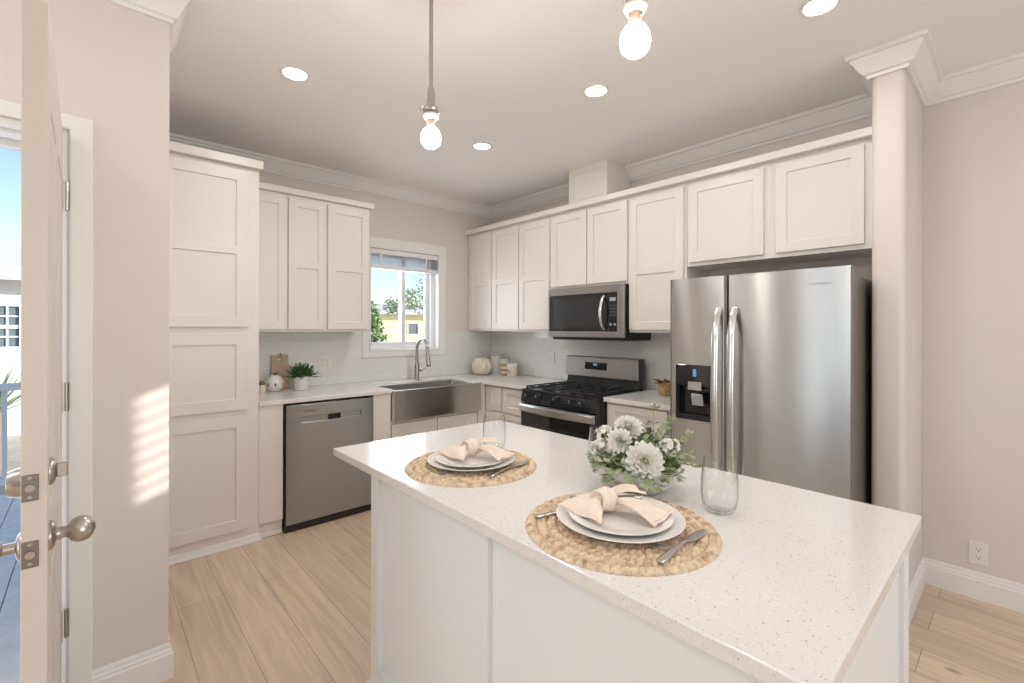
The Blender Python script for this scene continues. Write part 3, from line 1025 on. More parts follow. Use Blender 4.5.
# sloped control panel with knobs
bm = BM()
prof = [(-0.6905, 0.800), (-0.722, 0.800), (-0.722, 0.838), (-0.706, 0.896), (-0.6905, 0.896)]
va = [bm.verts.new((x, RR + 0.0005, z)) for x, z in prof]
vb = [bm.verts.new((x, RL - 0.0005, z)) for x, z in prof]
for i in range(5):
    j = (i + 1) % 5
    bm.faces.new((va[i], va[j], vb[j], vb[i]))
bm.faces.new(va); bm.faces.new(vb[::-1])
cp = part('control_panel', bm, M['blackglass'], root, bevel=0.002)
for y in (-1.325, -1.440, -1.628, -1.785, -1.885):
    mt = Matrix.Translation((-0.7145, y, 0.866)) @ Matrix.Rotation(R(-75), 4, 'Y')
    bm = BM(); lathe(bm, [(0, 0), (0.025, 0), (0.024, 0.006), (0.019, 0.010), (0.017, 0.026), (0.015, 0.028), (0, 0.028)], 24, m=mt)
    kn = part('knob', bm, M['black'], root, smooth=40)
    bm = BM(); box(bm, -0.018, 0.0, -0.0025, 0.0025, 0.0285, 0.0325, 0.001, m=mt)
    part('pointer', bm, M['handle'], kn)
# oven door
bm = BM()
relief(bm, [RR + 0.004, RR + 0.09, RL - 0.09, RL - 0.004], [0.215, 0.32, 0.64, 0.792], lambda i, j: 0.002 if (i == 1 and j == 1) else 0.0, faceX(-0.724), 0.033)
od = part('oven_door', bm, M['blackglass'], root, bevel=0.003)
bm = BM(); box(bm, -0.7235, -0.7223, RR + 0.092, RL - 0.092, 0.322, 0.638)
part('oven_window', bm, M['screen'], od)
bm = BM()
n = 18
ring = []
for k in range(n + 1):
    f = k / n
    y = RL - 0.006 + (RR - RL + 0.012) * f
    bow = 0.012 + 0.022 * math.sin(PI * f)
    ring.append([bm.verts.new((-0.7245 - a, y, z)) for a, z in ((0, 0.728), (bow, 0.728), (bow + 0.010, 0.742), (bow + 0.010, 0.774), (bow, 0.788), (0, 0.788))])
for a, b in zip(ring, ring[1:]):
    for i in range(6):
        j = (i + 1) % 6
        bm.faces.new((a[i], a[j], b[j], b[i]))
bm.faces.new(ring[0]); bm.faces.new(ring[-1][::-1])
part('oven_handle', bm, M['steel'], od, smooth=30)
bm = BM(); box(bm, -0.722, -0.691, RR + 0.004, RL - 0.004, 0.065, 0.208, 0.004)
part('warming_drawer', bm, M['black'], root)
# backguard
bm = BM()
prof = [(-0.095, 0.908), (-0.165, 0.908), (-0.150, 0.990), (-0.095, 0.990)]
va = [bm.verts.new((x, RR + 0.012, z)) for x, z in prof]
vb = [bm.verts.new((x, RL - 0.012, z)) for x, z in prof]
for i in range(4):
    j = (i + 1) % 4
    bm.faces.new((va[i], va[j], vb[j], vb[i]))
bm.faces.new(va); bm.faces.new(vb[::-1])
part('vent_strip', bm, M['black'], root, bevel=0.002)
bm = BM()
prof = [(-0.095, 0.9905), (-0.180, 0.9905), (-0.160, 1.150), (-0.150, 1.160), (-0.095, 1.160)]
va = [bm.verts.new((x, RR + 0.004, z)) for x, z in prof]
vb = [bm.verts.new((x, RL - 0.004, z)) for x, z in prof]
for i in range(5):
    j = (i + 1) % 5
    bm.faces.new((va[i], va[j], vb[j], vb[i]))
bm.faces.new(va); bm.faces.new(vb[::-1])
bgd = part('backguard', bm, M['steel'], root, bevel=0.003)
bm = BM(); box(bm, -0.178, -0.096, RR + 0.0005, RR + 0.0038, 0.992, 1.158)
part('side_cap', bm, M['black'], bgd)
mt = Matrix.Translation((-0.1693, 0, 1.081)) @ Matrix.Rotation(R(7.1), 4, 'Y')
bm = BM(); box(bm, -0.003, 0.0006, -1.700, -1.470, -0.030, 0.032, 0.001, m=mt)
dsp = part('display', bm, M['blackglass'], bgd)
bm = BM()
box(bm, -0.0036, -0.0031, -1.600, -1.560, 0.004, 0.022, m=mt)
part('clock', bm, M['blue'], dsp, label='small blue lit clock digits')

# ---- microwave
root = thing('microwave', 'over-the-range stainless microwave with black glass door', 'microwave', (-0.2, -1.635, 1.31))
ML, MR = -1.2525, -2.0175
bm = BM(); box(bm, -0.372, -0.012, MR, ML, 1.330, 1.738, 0.002)
part('body', bm, M['black'], root)
bm = BM(); box(bm, -0.350, -0.012, MR + 0.002, ML - 0.002, 1.306, 1.3295, 0.004)
part('vent_grille', bm, M['rubber'], root)
bm = BM()
relief(bm, [MR, MR + 0.055, -1.905, ML - 0.012, ML], [1.332, 1.378, 1.680, 1.737], lambda i, j: 0.006 if (i in (1, 2) and j == 1) else 0.0, faceX(-0.402), 0.0295)
fr = part('front_frame', bm, M['steel'], root, bevel=0.002)
bm = BM(); box(bm, -0.3975, -0.3962, -1.862, ML - 0.0125, 1.3785, 1.6795)
gd = part('door_glass', bm, M['blackglass'], root)
bm = BM(); box(bm, -0.3984, -0.3977, -1.795, ML - 0.06, 1.412, 1.648)
part('mesh_window', bm, M['screen'], gd)
bm = BM(); box(bm, -0.3975, -0.3962, MR + 0.0555, -1.8635, 1.3785, 1.6795)
pn = part('control_panel', bm, M['blackglass'], root)
bm = BM(); box(bm, -0.3985, -0.3977, MR + 0.072, -1.892, 1.612, 1.640)
part('display', bm, M['grey'], pn)
bm = BM()
for r_ in range(4):
    for c_ in range(3):
        y = -1.902 - c_ * 0.020
        z = 1.575 - r_ * 0.024
        box(bm, -0.3985, -0.3977, y - 0.006, y + 0.006, z - 0.005, z + 0.005)
part('keypad', bm, M['darkside'], pn)
for y in (-1.900, -1.940):
    bm = BM(); box(bm, -0.3987, -0.3977, y - 0.010, y + 0.010, 1.425, 1.440, 0.0003)
    part('button', bm, M['grey'], pn)
bm = BM()
pts = [(-0.3990, -1.838, 1.655)] + [(-0.3990 - 0.048 * math.sin(PI * k / 12) ** 0.6, -1.838, 1.655 - 0.262 * k / 12) for k in range(1, 12)] + [(-0.3990, -1.838, 1.393)]
tube(bm, pts, 0.0125, 10, flat=0.6, up=(1, 0, 0))
part('handle', bm, M['handle'], root, smooth=50)

# ---- refrigerator
root = thing('refrigerator', 'large stainless side-by-side refrigerator with ice dispenser', 'refrigerator', (-0.40, -3.05, 0))
bm = BM(); box(bm, -0.715, -0.05, -3.492, -2.612, 0.03, 1.655, 0.004)
part('case', bm, M['darkside'], root, label='dark grey side case')
bm = BM(); box(bm, -0.755, -0.70, -3.47, -2.63, 0.005, 0.0295)
part('kick_grille', bm, M['black'], root)
FZ0, FZ1 = 0.055, 1.692
def fridge_door(y0, y1):
    b = BM()
    seg = 96
    pl, pr_ = [], []
    for k in range(seg + 1):
        f = k / seg
        y = y0 + (y1 - y0) * f
        edge = min(f, 1 - f)
        x = -0.780 - 0.005 * math.sin(PI * f) + (0.005 * (1 - min(1, edge / 0.010)) ** 2)
        pl.append((x, y))
    vb_ = [b.verts.new((x, y, FZ0)) for x, y in pl] + [b.verts.new((-0.7165, y1, FZ0)), b.verts.new((-0.7165, y0, FZ0))]
    vt_ = [b.verts.new((v.co.x, v.co.y, FZ1)) for v in vb_]
    k = len(vb_)
    for i in range(k):
        j = (i + 1) % k
        b.faces.new((vb_[i], vb_[j], vt_[j], vt_[i]))
    b.faces.new(vb_[::-1]); b.faces.new(vt_)
    return b
bm = BM()
fy = sorted([-2.604 - 0.334 * k / 24 for k in range(25)] + [-2.646, -2.656, -2.856, -2.866])
fy = [y for i, y in enumerate(fy) if i == 0 or y - fy[i - 1] > 1e-4]
def frz(u, v, d):
    f = (-2.604 - u) / 0.334
    edge = max(0.0, min(f, 1 - f))
    x = -0.780 - 0.005 * math.sin(PI * f) + (0.005 * (1 - min(1, edge / 0.016)) ** 2)
    return (x if d == 0 else -0.785 + d, u, v)
fz = [FZ0, 0.890, 1.080, FZ1]
relief(bm, fy, fz, lambda i, j: 0.056 if (j == 1 and fy[i] > -2.8561 and fy[i + 1] < -2.6559) else 0.0, frz, 0.0685)
ld = part('freezer_door', bm, M['steel'], root, smooth=30)
rd = part('fridge_door', fridge_door(-2.946, -3.500), M['steel'], root, smooth=30)
for o in (ld, rd):                      # the door edges are painted dark, only the fronts are steel
    o.data.materials.append(M['darkside'])
    for p in o.data.polygons:
        if abs(p.normal.x) < 0.95:
            p.material_index = 1
for y in (-2.902, -2.986):
    pts = []
    for k in range(25):
        f = k / 24
        z = 1.515 - 0.985 * f
        out = 0.012 + 0.052 * min(1.0, math.sin(PI * f) * 2.2) ** 0.7 + 0.014 * math.sin(PI * f)
        pts.append((-0.778 - out, y, z))
    bm = BM(); tube(bm, pts, [0.0185] * 25, 14, flat=0.5, up=(1, 0, 0))
    for z in (1.500, 0.545):
        box(bm, -0.80, -0.782, y - 0.014, y + 0.014, z - 0.02, z + 0.02, 0.004)
    part('door_handle', bm, M['handle'], root, smooth=40)
# ice and water dispenser in the freezer door
bm = BM()
relief(bm, [-2.866, -2.856, -2.656, -2.646], [0.878, 0.892, 1.078, 1.084, 1.184, 1.194],
       lambda i, j: (None if (i == 1 and j == 1) else 0.0), faceX(-0.7895), 0.006)
dp = part('ice_dispenser', bm, M['blackglass'], root, bevel=0.003, label='black ice and water dispenser')
bm = BM()
relief(bm, [-2.855, -2.848, -2.664, -2.657], [0.8915, 0.899, 1.072, 1.0785], lambda i, j: 0.038 if (i == 1 and j == 1) else 0.0, faceX(-0.7825), 0.046)
part('cavity', bm, M['blackglass'], dp)
bm = BM(); box(bm, -0.797, -0.790, -2.805, -2.725, 1.050, 1.098, 0.003)
part('spout_cover', bm, M['steel'], dp)
bm = BM(); box(bm, -0.785, -0.768, -2.812, -2.748, 0.962, 1.030, 0.005, m=Matrix.Translation((-0.76, 0, 1.0)) @ Matrix.Rotation(R(-14), 4, 'Y') @ Matrix.Translation((0.745, 0, -0.99)))
part('paddle', bm, M['grey'], dp)
bm = BM()
box(bm, -0.7907, -0.7900, -2.772, -2.752, 1.128, 1.170)
part('display', bm, M['blue'], dp)
bm = BM(); box(bm, -0.786, -0.746, -2.846, -2.666, 0.8995, 0.905)
part('drip_tray', bm, M['rubber'], dp)
bm = text_mesh('Whirlpool', 0.0185, 0.0005)
bmesh.ops.transform(bm, matrix=Matrix.Translation((-0.7853, -3.386, 1.618)) @ Matrix.Rotation(-PI / 2, 4, 'Z') @ Matrix.Rotation(PI / 2, 4, 'X'), verts=bm.verts)
lt = part('lettering', bm, M['grey'], rd, label='small grey maker lettering')
bm = BM()
tube(bm, [(-0.7846, -3.337 + 0.009 * math.cos(t), 1.618 + 0.006 * math.sin(t)) for t in [2 * PI * k / 14 for k in range(13)]], 0.001, 6)
part('emblem', bm, M['grey'], rd)
for y in (-2.66, -3.45):
    bm = BM(); box(bm, -0.76, -0.66, y - 0.03, y + 0.03, 1.656, 1.675, 0.004)
    part('hinge_cover', bm, M['darkside'], root)

# ================================================================== ISLAND
IX0, IX1, IY0, IY1 = -2.594, -1.752, -3.822, -2.445
root = thing('kitchen_island', 'white panelled kitchen island body standing on the oak floor', 'island', (-2.17, -3.12, 0))
bm = BM()
relief(bm, [IY0, IY0 + 0.07, -3.108, -3.090, IY1 - 0.055, IY1], [0.001, 0.20, 0.8835], lambda i, j: 0.016 if (i in (1, 3) and j == 1) else 0.0, faceX(IX0), 0.10)
part('seating_panel', bm, M['isl'], root, bevel=0.002)
bm = BM()
relief(bm, [IX0 + 0.1005, IX0 + 0.16, IX1 - 0.065, IX1], [0.001, 0.20, 0.8835], lambda i, j: 0.012 if (i == 1 and j == 1) else 0.0, faceY(IY0), 0.04)
part('end_panel', bm, M['isl'], root, bevel=0.002)
bm = BM(); box(bm, IX0 + 0.1005, IX1, IY0 + 0.0405, IY1, 0.001, 0.8835)
part('body', bm, M['isl'], root)
bm = BM(); molding(bm, [(IX1, IY1), (IX0, IY1), (IX0, IY0), (IX1, IY0)], [(0.0005, 0.0012), (0.014, 0.0012), (0.014, 0.118), (0.010, 0.124), (0.010, 0.130), (0.0005, 0.136)])
bt = part('base_molding', bm, M['isl'], root)
bm = BM(); box(bm, -2.614, -1.732, -3.845, -2.144, 0.884, 0.914, 0.003)
single('island_countertop', bm, M['quartz'], 'speckled white quartz island countertop in the foreground', 'countertop')

# ================================================================== TABLE SETTINGS
TOP = 0.9142
NC = Vector((-2.378, -3.355, TOP))
FC = Vector((-2.340, -2.706, TOP))
AX = math.atan2(RT.y, RT.x)          # napkins lie square to the way one walks up to the island

def mat_mesh():
    b = BM()
    rings, per, seg = 9, 9, 720
    R0 = 0.229
    wdt = R0 / rings
    prev = None
    n_r = rings * per
    rows = []
    for i in range(1, n_r + 1):
        r = R0 * i / n_r
        k = min(rings - 1, int((i - 0.5) / per))
        f = (r - k * wdt) / wdt
        strands = max(6, round(2 * PI * (k + 0.5) * wdt / 0.0175))
        row = []
        for s in range(seg):
            a = 2 * PI * s / seg
            prof = max(0.0, 1 - (2 * f - 1) ** 2) ** 0.5
            ph = strands * a + (2.2 if f > 0.5 else 0) + (1.4 if f > 0.5 else -1.4) * (f - 0.5) * 2
            lump = 0.15 + 0.85 * abs(math.sin(ph / 2)) ** 0.45
            z = 0.0006 + 0.0095 * prof * lump
            if i == n_r:
                z = 0.001
                r2 = R0 + 0.0025 * abs(math.sin(strands * a / 2))
            else:
                r2 = r
            row.append(b.verts.new((r2 * math.cos(a), r2 * math.sin(a), z)))
        rows.append(row)
    c = b.verts.new((0, 0, 0.006))
    for s in range(seg):
        b.faces.new((c, rows[0][s], rows[0][(s + 1) % seg]))
    for a_, b_ in zip(rows, rows[1:]):
        for s in range(seg):
            t = (s + 1) % seg
            b.faces.new((a_[s], b_[s], b_[t], a_[t]))
    bot = [b.verts.new((v.co.x, v.co.y, 0)) for v in rows[-1]]
    for s in range(seg):
        t = (s + 1) % seg
        b.faces.new((rows[-1][s], bot[s], bot[t], rows[-1][t]))
    b.faces.new(bot[::-1])
    return b
pm = finish('placemat', mat_mesh(), M['straw'], smooth=60)
pm.location = NC
pm.rotation_euler.z = 0.4
tag(pm, 'round woven straw placemat under the nearer place setting', 'placemat', 'woven placemats')
pm2 = copy_tree(pm)
pm2.location = FC
pm2.rotation_euler.z = 2.0
tag(pm2, 'round woven straw placemat under the farther place setting', 'placemat', 'woven placemats')

def plate(r, h, t=0.005):
    b = BM()
    lathe(b, [(0, 0.003), (0.45 * r, 0.003), (0.58 * r, 0.0), (0.64 * r, 0.001), (0.80 * r, h * 0.42), (0.99 * r, h - t * 0.5), (r, h - 0.001), (0.992 * r, h), (0.80 * r, h * 0.42 + t), (0.66 * r, t + 0.001), (0.5 * r, t), (0, t)], 72)
    return b
ZP = 0.0098
for nm, r_, h_, dz, lab in (('dinner_plate', 0.155, 0.019, 0.0, 'large white dinner plate on the %s placemat'), ('salad_plate', 0.126, 0.015, 0.0096, 'smaller white plate stacked on the %s dinner plate')):
    p = finish(nm, plate(r_, h_), M['china'], smooth=50)
    p.location = NC + Vector((0.006, 0.004, ZP + dz)) + (RT * 0.0 if dz == 0 else -FW * 0.004)
    tag(p, lab % 'nearer', 'plate', nm.replace('_', ' ') + 's')
    q = copy_tree(p)
    q.location = FC + Vector((0, 0, ZP + dz)) + (RT * 0.0 if dz == 0 else -FW * 0.004)
    tag(q, lab % 'farther', 'plate', nm.replace('_', ' ') + 's')
ZN = ZP + 0.0096 + 0.0056

# ---- knotted napkin: local x to the right, local y away from the sitter
def cloth(bm, rows):
    """rows of points -> a thin two-sided cloth"""
    T = 0.0011
    g = [[Vector(p) for p in r] for r in rows]
    n, k = len(g), len(g[0])
    nrm = [[None] * k for _ in range(n)]
    for i in range(n):
        for j in range(k):
            du = g[min(i + 1, n - 1)][j] - g[max(i - 1, 0)][j]
            dv = g[i][min(j + 1, k - 1)] - g[i][max(j - 1, 0)]
            q = du.cross(dv)
            nrm[i][j] = q.normalized() if q.length > 1e-9 else Vector((0, 0, 1))
    up = [[bm.verts.new(g[i][j] + nrm[i][j] * T) for j in range(k)] for i in range(n)]
    dn = [[bm.verts.new(g[i][j] - nrm[i][j] * T) for j in range(k)] for i in range(n)]
    for i in range(n - 1):
        for j in range(k - 1):
            bm.faces.new((up[i][j], up[i + 1][j], up[i + 1][j + 1], up[i][j + 1]))
            bm.faces.new((dn[i][j], dn[i][j + 1], dn[i + 1][j + 1], dn[i + 1][j]))
    for i in range(n - 1):
        bm.faces.new((up[i][0], dn[i][0], dn[i + 1][0], up[i + 1][0]))
        bm.faces.new((up[i][-1], up[i + 1][-1], dn[i + 1][-1], dn[i][-1]))
    for j in range(k - 1):
        bm.faces.new((up[0][j], up[0][j + 1], dn[0][j + 1], dn[0][j]))
        bm.faces.new((up[-1][j], dn[-1][j], dn[-1][j + 1], up[-1][j + 1]))

def lerp(a, b, t):
    return Vector(a) * (1 - t) + Vector(b) * t

def wing(bm, root0, root1, tip0, tip1, lift, folds=2, amp=0.010, n=18, k=22, dip=0.0):
    """a tail of cloth fanning from a gathered root edge to a straight hem"""
    rows = []
    for i in range(n + 1):
        s = i / n
        a = lerp(root0, tip0, s)
        b = lerp(root1, tip1, s)
        row = []
        for j in range(k + 1):
            t = j / k
            p = lerp(a, b, t)
            p.z += lift * math.sin(PI * min(1, s * 1.05)) * (1 - 0.55 * abs(2 * t - 1)) + amp * (1 - s) ** 0.7 * math.cos(2 * PI * folds * t) + 0.003 * math.sin(3.0 * t * PI) * s
            p.z += dip * s * (1 - s)
            row.append(p)
        rows.append(row)
    cloth(bm, rows)

def napkin_parts(root):
    b = BM()
    # two wings and the back tail, each double: a folded cloth
    for dz, dx in ((0.0, 0.0), (0.0045, 0.007)):
        wing(b, (-0.018, 0.012, 0.020 + dz), (-0.010, -0.016, 0.018 + dz), (-0.120 + dx, 0.020, 0.0115 + dz * 0.6), (-0.030 + dx * 0.4, -0.098 + dx, 0.0115 + dz * 0.6), 0.020, 1.5, 0.008)
        wing(b, (0.016, -0.016, 0.018 + dz), (0.020, 0.010, 0.020 + dz), (0.090 - dx * 0.5, -0.112 + dx, 0.0115 + dz * 0.6), (0.160 - dx, -0.030, 0.0125 + dz * 0.6), 0.022, 1.5, 0.008)
    wing(b, (0.012, 0.006, 0.030), (0.004, 0.020, 0.034), (0.112, 0.030, 0.034), (0.085, 0.066, 0.046), 0.018, 1.0, 0.009, n=12, k=12)
    cl = part('cloth', b, M['linen'], root, smooth=60, local=True)
    # the knot: a fat gathered band crossing over, with folds running round it
    b = BM()
    nu, nv = 30, 48
    rows = []
    for i in range(nu):
        u = 2 * PI * i / nu
        row = []
        for j in range(nv):
            v = 2 * PI * j / nv
            fold = 1 + 0.13 * math.sin(4 * v + 1.3 * math.sin(u)) + 0.05 * math.sin(9 * v + 2 * u)
            rx = 0.0165 * fold
            rr = 0.0175 + rx * 0.72 * math.cos(v)
            p = Vector((0.0245 * fold * math.sin(v) * (1 + 0.18 * math.cos(u)), rr * math.cos(u), rr * math.sin(u)))
            p = Matrix.Rotation(R(24), 3, 'Z') @ Matrix.Rotation(R(12), 3, 'Y') @ p
            p.z += 0.0325
            row.append(b.verts.new(p))
        rows.append(row)
    for i in range(nu):
        for j in range(nv):
            b.faces.new((rows[i][j], rows[(i + 1) % nu][j], rows[(i + 1) % nu][(j + 1) % nv], rows[i][(j + 1) % nv]))
    # core that fills the knot
    lathe(b, [(0, -0.034), (0.013, -0.030), (0.017, -0.012), (0.015, 0.0), (0.017, 0.012), (0.013, 0.030), (0, 0.034)], 20, m=Matrix.Translation((0, 0, 0.0285)) @ Matrix.Rotation(R(12), 4, 'Z') @ Matrix.Rotation(PI / 2, 4, 'Y'), ribs=6, rib_amp=0.25)
    part('knot', b, M['linen'], root, smooth=70, local=True)

nk = thing('napkin', 'beige cloth napkin tied in a knot on the nearer plates', 'napkin', NC + Vector((0, 0, ZN)) - RT * 0.028 + FW * 0.026, 'knotted napkins', rz=AX)
napkin_parts(nk)
nk2 = copy_tree(nk)
nk2.location = FC + Vector((0, 0, ZN + 0.002)) + FW * 0.022 - RT * 0.002
nk2.rotation_euler.z = AX + R(6)
tag(nk2, 'beige cloth napkin tied in a knot on the farther plates', 'napkin', 'knotted napkins')

# ---- cutlery: built along local +x, resting on z = 0
def ribbon(bm, stations, thick=0.0018):
    """stations: (x, half width, z) -> a bar with rounded section"""
    rows = []
    for x, hw, z in stations:
        row = []
        for k in range(12):
            a = 2 * PI * k / 12
            row.append(bm.verts.new((x, hw * math.cos(a), z + thick * math.sin(a))))
        rows.append(row)
    for a, b in zip(rows, rows[1:]):
        for k in range(12):
            j = (k + 1) % 12
            bm.faces.new((a[k], a[j], b[j], b[k]))
    bm.faces.new(rows[0][::-1])
    bm.faces.new(rows[-1])

def spreader():
    b = BM()
    ribbon(b, [(x * 1.22, w_ * 1.08, z) for x, w_, z in [(0, 0.004, 0.003), (0.004, 0.0085, 0.003), (0.02, 0.0095, 0.004), (0.05, 0.007, 0.007), (0.08, 0.0042, 0.009), (0.100, 0.0040, 0.008), (0.108, 0.009, 0.007), (0.120, 0.0115, 0.0055), (0.145, 0.0115, 0.004), (0.165, 0.0095, 0.0032), (0.178, 0.005, 0.003), (0.181, 0.0015, 0.003)]])
    return b

def fork():
    b = BM()
    ribbon(b, [(x, h, z * 0.45 + 0.001) for x, h, z in [(0, 0.004, 0.003), (0.006, 0.009, 0.003), (0.03, 0.0085, 0.005), (0.08, 0.005, 0.009), (0.112, 0.0036, 0.010), (0.122, 0.006, 0.008), (0.132, 0.0115, 0.0055), (0.146, 0.0125, 0.004)]])
    for k in range(4):
        y = -0.0095 + k * 0.00633
        ribbon(b, [(0.143, 0.0022, 0.0030), (0.165, 0.0019, 0.0036), (0.182, 0.0017, 0.0046), (0.192, 0.0008, 0.0052)], 0.0013)
        for v in list(b.verts)[-48:]:
            v.co.y += y
    return b

def knife():
    b = BM()
    ribbon(b, [(0, 0.005, 0.004), (0.005, 0.0085, 0.004), (0.05, 0.0085, 0.0045), (0.085, 0.0065, 0.0045), (0.092, 0.0075, 0.0045), (0.105, 0.0105, 0.004), (0.16, 0.0105, 0.0035), (0.19, 0.008, 0.0032), (0.205, 0.002, 0.003)], 0.0022)
    return b

def lay(nm, b, a, to, z, label, cat, group=None, tilt=0.0):
    o = finish(nm, b, M['flat'], smooth=60)
    d = Vector((to[0] - a[0], to[1] - a[1], 0))
    o.location = (a[0], a[1], z)
    o.rotation_euler = (0, -tilt, math.atan2(d.y, d.x))
    return tag(o, label, cat, group)
ZM = TOP + 0.0085
def at_near(r, f):                     # right / towards the sitter, metres from the plate's centre
    return NC + RT * r - FW * f
def at_far(r, f):
    return FC + RT * r - FW * f
k1 = lay('butter_knife', spreader(), at_near(0.035, 0.196), at_near(0.212, 0.025), ZM, 'silver butter knife on the right side of the nearer placemat', 'knife', 'butter knives')
k2 = copy_tree(k1)
k2.location = (*at_far(0.068, 0.160).xy, ZM)
d_ = at_far(0.178, 0.020) - at_far(0.068, 0.160)
k2.rotation_euler = (0, 0, math.atan2(d_.y, d_.x))
tag(k2, 'silver butter knife on the right side of the farther placemat', 'knife', 'butter knives')
f1 = lay('fork', fork(), at_near(-0.085, 0.085), at_near(0.118, 0.142), ZM - 0.001, 'silver fork with tines showing from under the nearer plate', 'fork', 'silver forks')
f2 = copy_tree(f1)
f2.location = (*at_far(0.055, 0.015).xy, ZM - 0.001)
d_ = at_far(-0.115, 0.135) - at_far(0.055, 0.015)
f2.rotation_euler = (0, 0, math.atan2(d_.y, d_.x))
tag(f2, 'silver fork with tines showing from under the farther plate', 'fork', 'silver forks')
lay('table_knife', knife(), at_near(-0.205, -0.03), at_near(-0.05, -0.105), ZM, 'silver knife handle showing at the left of the nearer placemat', 'knife')
lay('dessert_knife', knife(), at_near(-0.112, -0.084), at_near(0.08, -0.098), TOP + ZN + 0.0105, 'dark shiny knife lying on the nearer plate behind the napkin', 'knife')

# ---- tumblers
def tumbler_bm():
    b = BM()
    lathe(b, [(0, 0.0), (0.030, 0.0), (0.036, 0.004), (0.043, 0.018), (0.0465, 0.045), (0.0465, 0.080), (0.044, 0.115), (0.0408, 0.138), (0.0412, 0.1405), (0.0402, 0.1428), (0.0388, 0.1428), (0.0378, 0.1405), (0.0384, 0.138), (0.0420, 0.115), (0.0447, 0.080), (0.0448, 0.045), (0.0412, 0.020), (0.032, 0.0095), (0.018, 0.0085), (0, 0.0085)], 56)
    return b
tu = finish('drinking_glass', tumbler_bm(), M['glass'], smooth=60)
tu.location = (-2.098, -3.478, TOP)
tag(tu, 'clear glass tumbler standing right of the nearer place setting', 'glass', 'clear tumblers')
for xy, lab in (((-2.145, -2.600), 'clear glass tumbler behind the farther place setting'), ((-2.022, -3.036), 'clear glass tumbler half hidden behind the white flowers')):
    t2 = copy_tree(tu)
    t2.location = (*xy, TOP)
    tag(t2, lab, 'glass', 'clear tumblers')

# ---- flowers in a white bowl
PC = Vector((-2.100, -3.227, TOP))
fa = thing('flower_arrangement', 'round white pot of white dahlias and green sprigs on the island', 'flowers', PC)
bm = BM()
lathe(bm, [(0, 0), (0.066, 0), (0.074, 0.003), (0.104, 0.022), (0.121, 0.046), (0.128, 0.076), (0.1275, 0.080), (0.124, 0.081), (0.120, 0.076), (0.113, 0.050), (0.098, 0.028), (0.06, 0.012), (0, 0.012)], 56)
pot = part('pot', bm, M['ceramic'], fa, smooth=50, local=True)
bm = BM(); lathe(bm, [(0, 0.078), (0.10, 0.070), (0.104, 0.064), (0, 0.060)], 32)
part('moss', bm, M['leafd'], pot, local=True)

def petal(bm, L, W, cup, m, n=5):
    rows = []
    for i in range(n + 1):
        s = i / n
        hw = W * math.sin(PI * (0.12 + 0.83 * s) ** 1.15) ** 0.75
        if i == n:
            hw = W * 0.22
        row = []
        for j in range(-2, 3):
            t = j / 2
            row.append(bm.verts.new(m @ Vector((L * s, hw * t, cup * (s ** 1.6) + 0.32 * hw * t * t))))
        rows.append(row)
    for a, b in zip(rows, rows[1:]):
        for j in range(4):
            bm.faces.new((a[j], a[j + 1], b[j + 1], b[j]))

def dahlia(Rr, face, pos, lay_n=5, seed=1):
    rnd = random.Random(seed)
    q = Vector(face).normalized().to_track_quat('Z', 'Y').to_matrix().to_4x4()
    base = Matrix.Translation(pos) @ q
    b = BM()
    for l in range(lay_n):
        f = l / (lay_n - 1)
        cnt = round(16 - 6 * f)
        el = R(4 + 62 * f)
        L = Rr * (1 - 0.55 * f)
        for k in range(cnt):
            a = 2 * PI * (k + 0.5 * (l % 2)) / cnt + rnd.uniform(-0.06, 0.06)
            m = base @ Matrix.Rotation(a, 4, 'Z') @ Matrix.Translation((0.003, 0, 0.003 * l)) @ Matrix.Rotation(-el + rnd.uniform(-0.08, 0.08), 4, 'Y')
            petal(b, L * rnd.uniform(0.95, 1.05), Rr * 0.25 * (1 - 0.35 * f), Rr * 0.10, m)
    fl = part('dahlia', b, M['petal'], fa, smooth=60, local=True)
    b = BM()
    for k in range(26):
        a = k * 2.4
        r = 0.0024 * math.sqrt(k) * Rr / 0.05
        p = base @ Vector((r * math.cos(a), r * math.sin(a), 0.010 + 0.25 * Rr - 10 * r * r))
        bmesh.ops.create_icosphere(b, subdivisions=1, radius=0.0026 * Rr / 0.05, matrix=Matrix.Translation(p))
    part('flower_heart', b, M['heart'], fl, local=True)
    b = BM(); tube(b, [Vector(pos) * 0.98 - base.to_3x3() @ Vector((0, 0, 0.004)), Vector((pos[0] * 0.5, pos[1] * 0.5, 0.085))], 0.0028, 6)
    part('stalk', b, M['stem'], fl, local=True)

def F(r, f, z):                         # right, towards the viewer, up from the island
    v = RT * r - FW * f
    return Vector((v.x, v.y, z))
dahlia(0.054, F(0.0, 0.9, 0.35), F(-0.008, 0.104, 0.110), 6, 3)
dahlia(0.036, F(-0.4, 0.8, 0.5), F(-0.066, 0.055, 0.156), 6, 4)
dahlia(0.042, F(-0.05, 0.65, 0.75), F(-0.030, 0.010, 0.182), 6, 5)

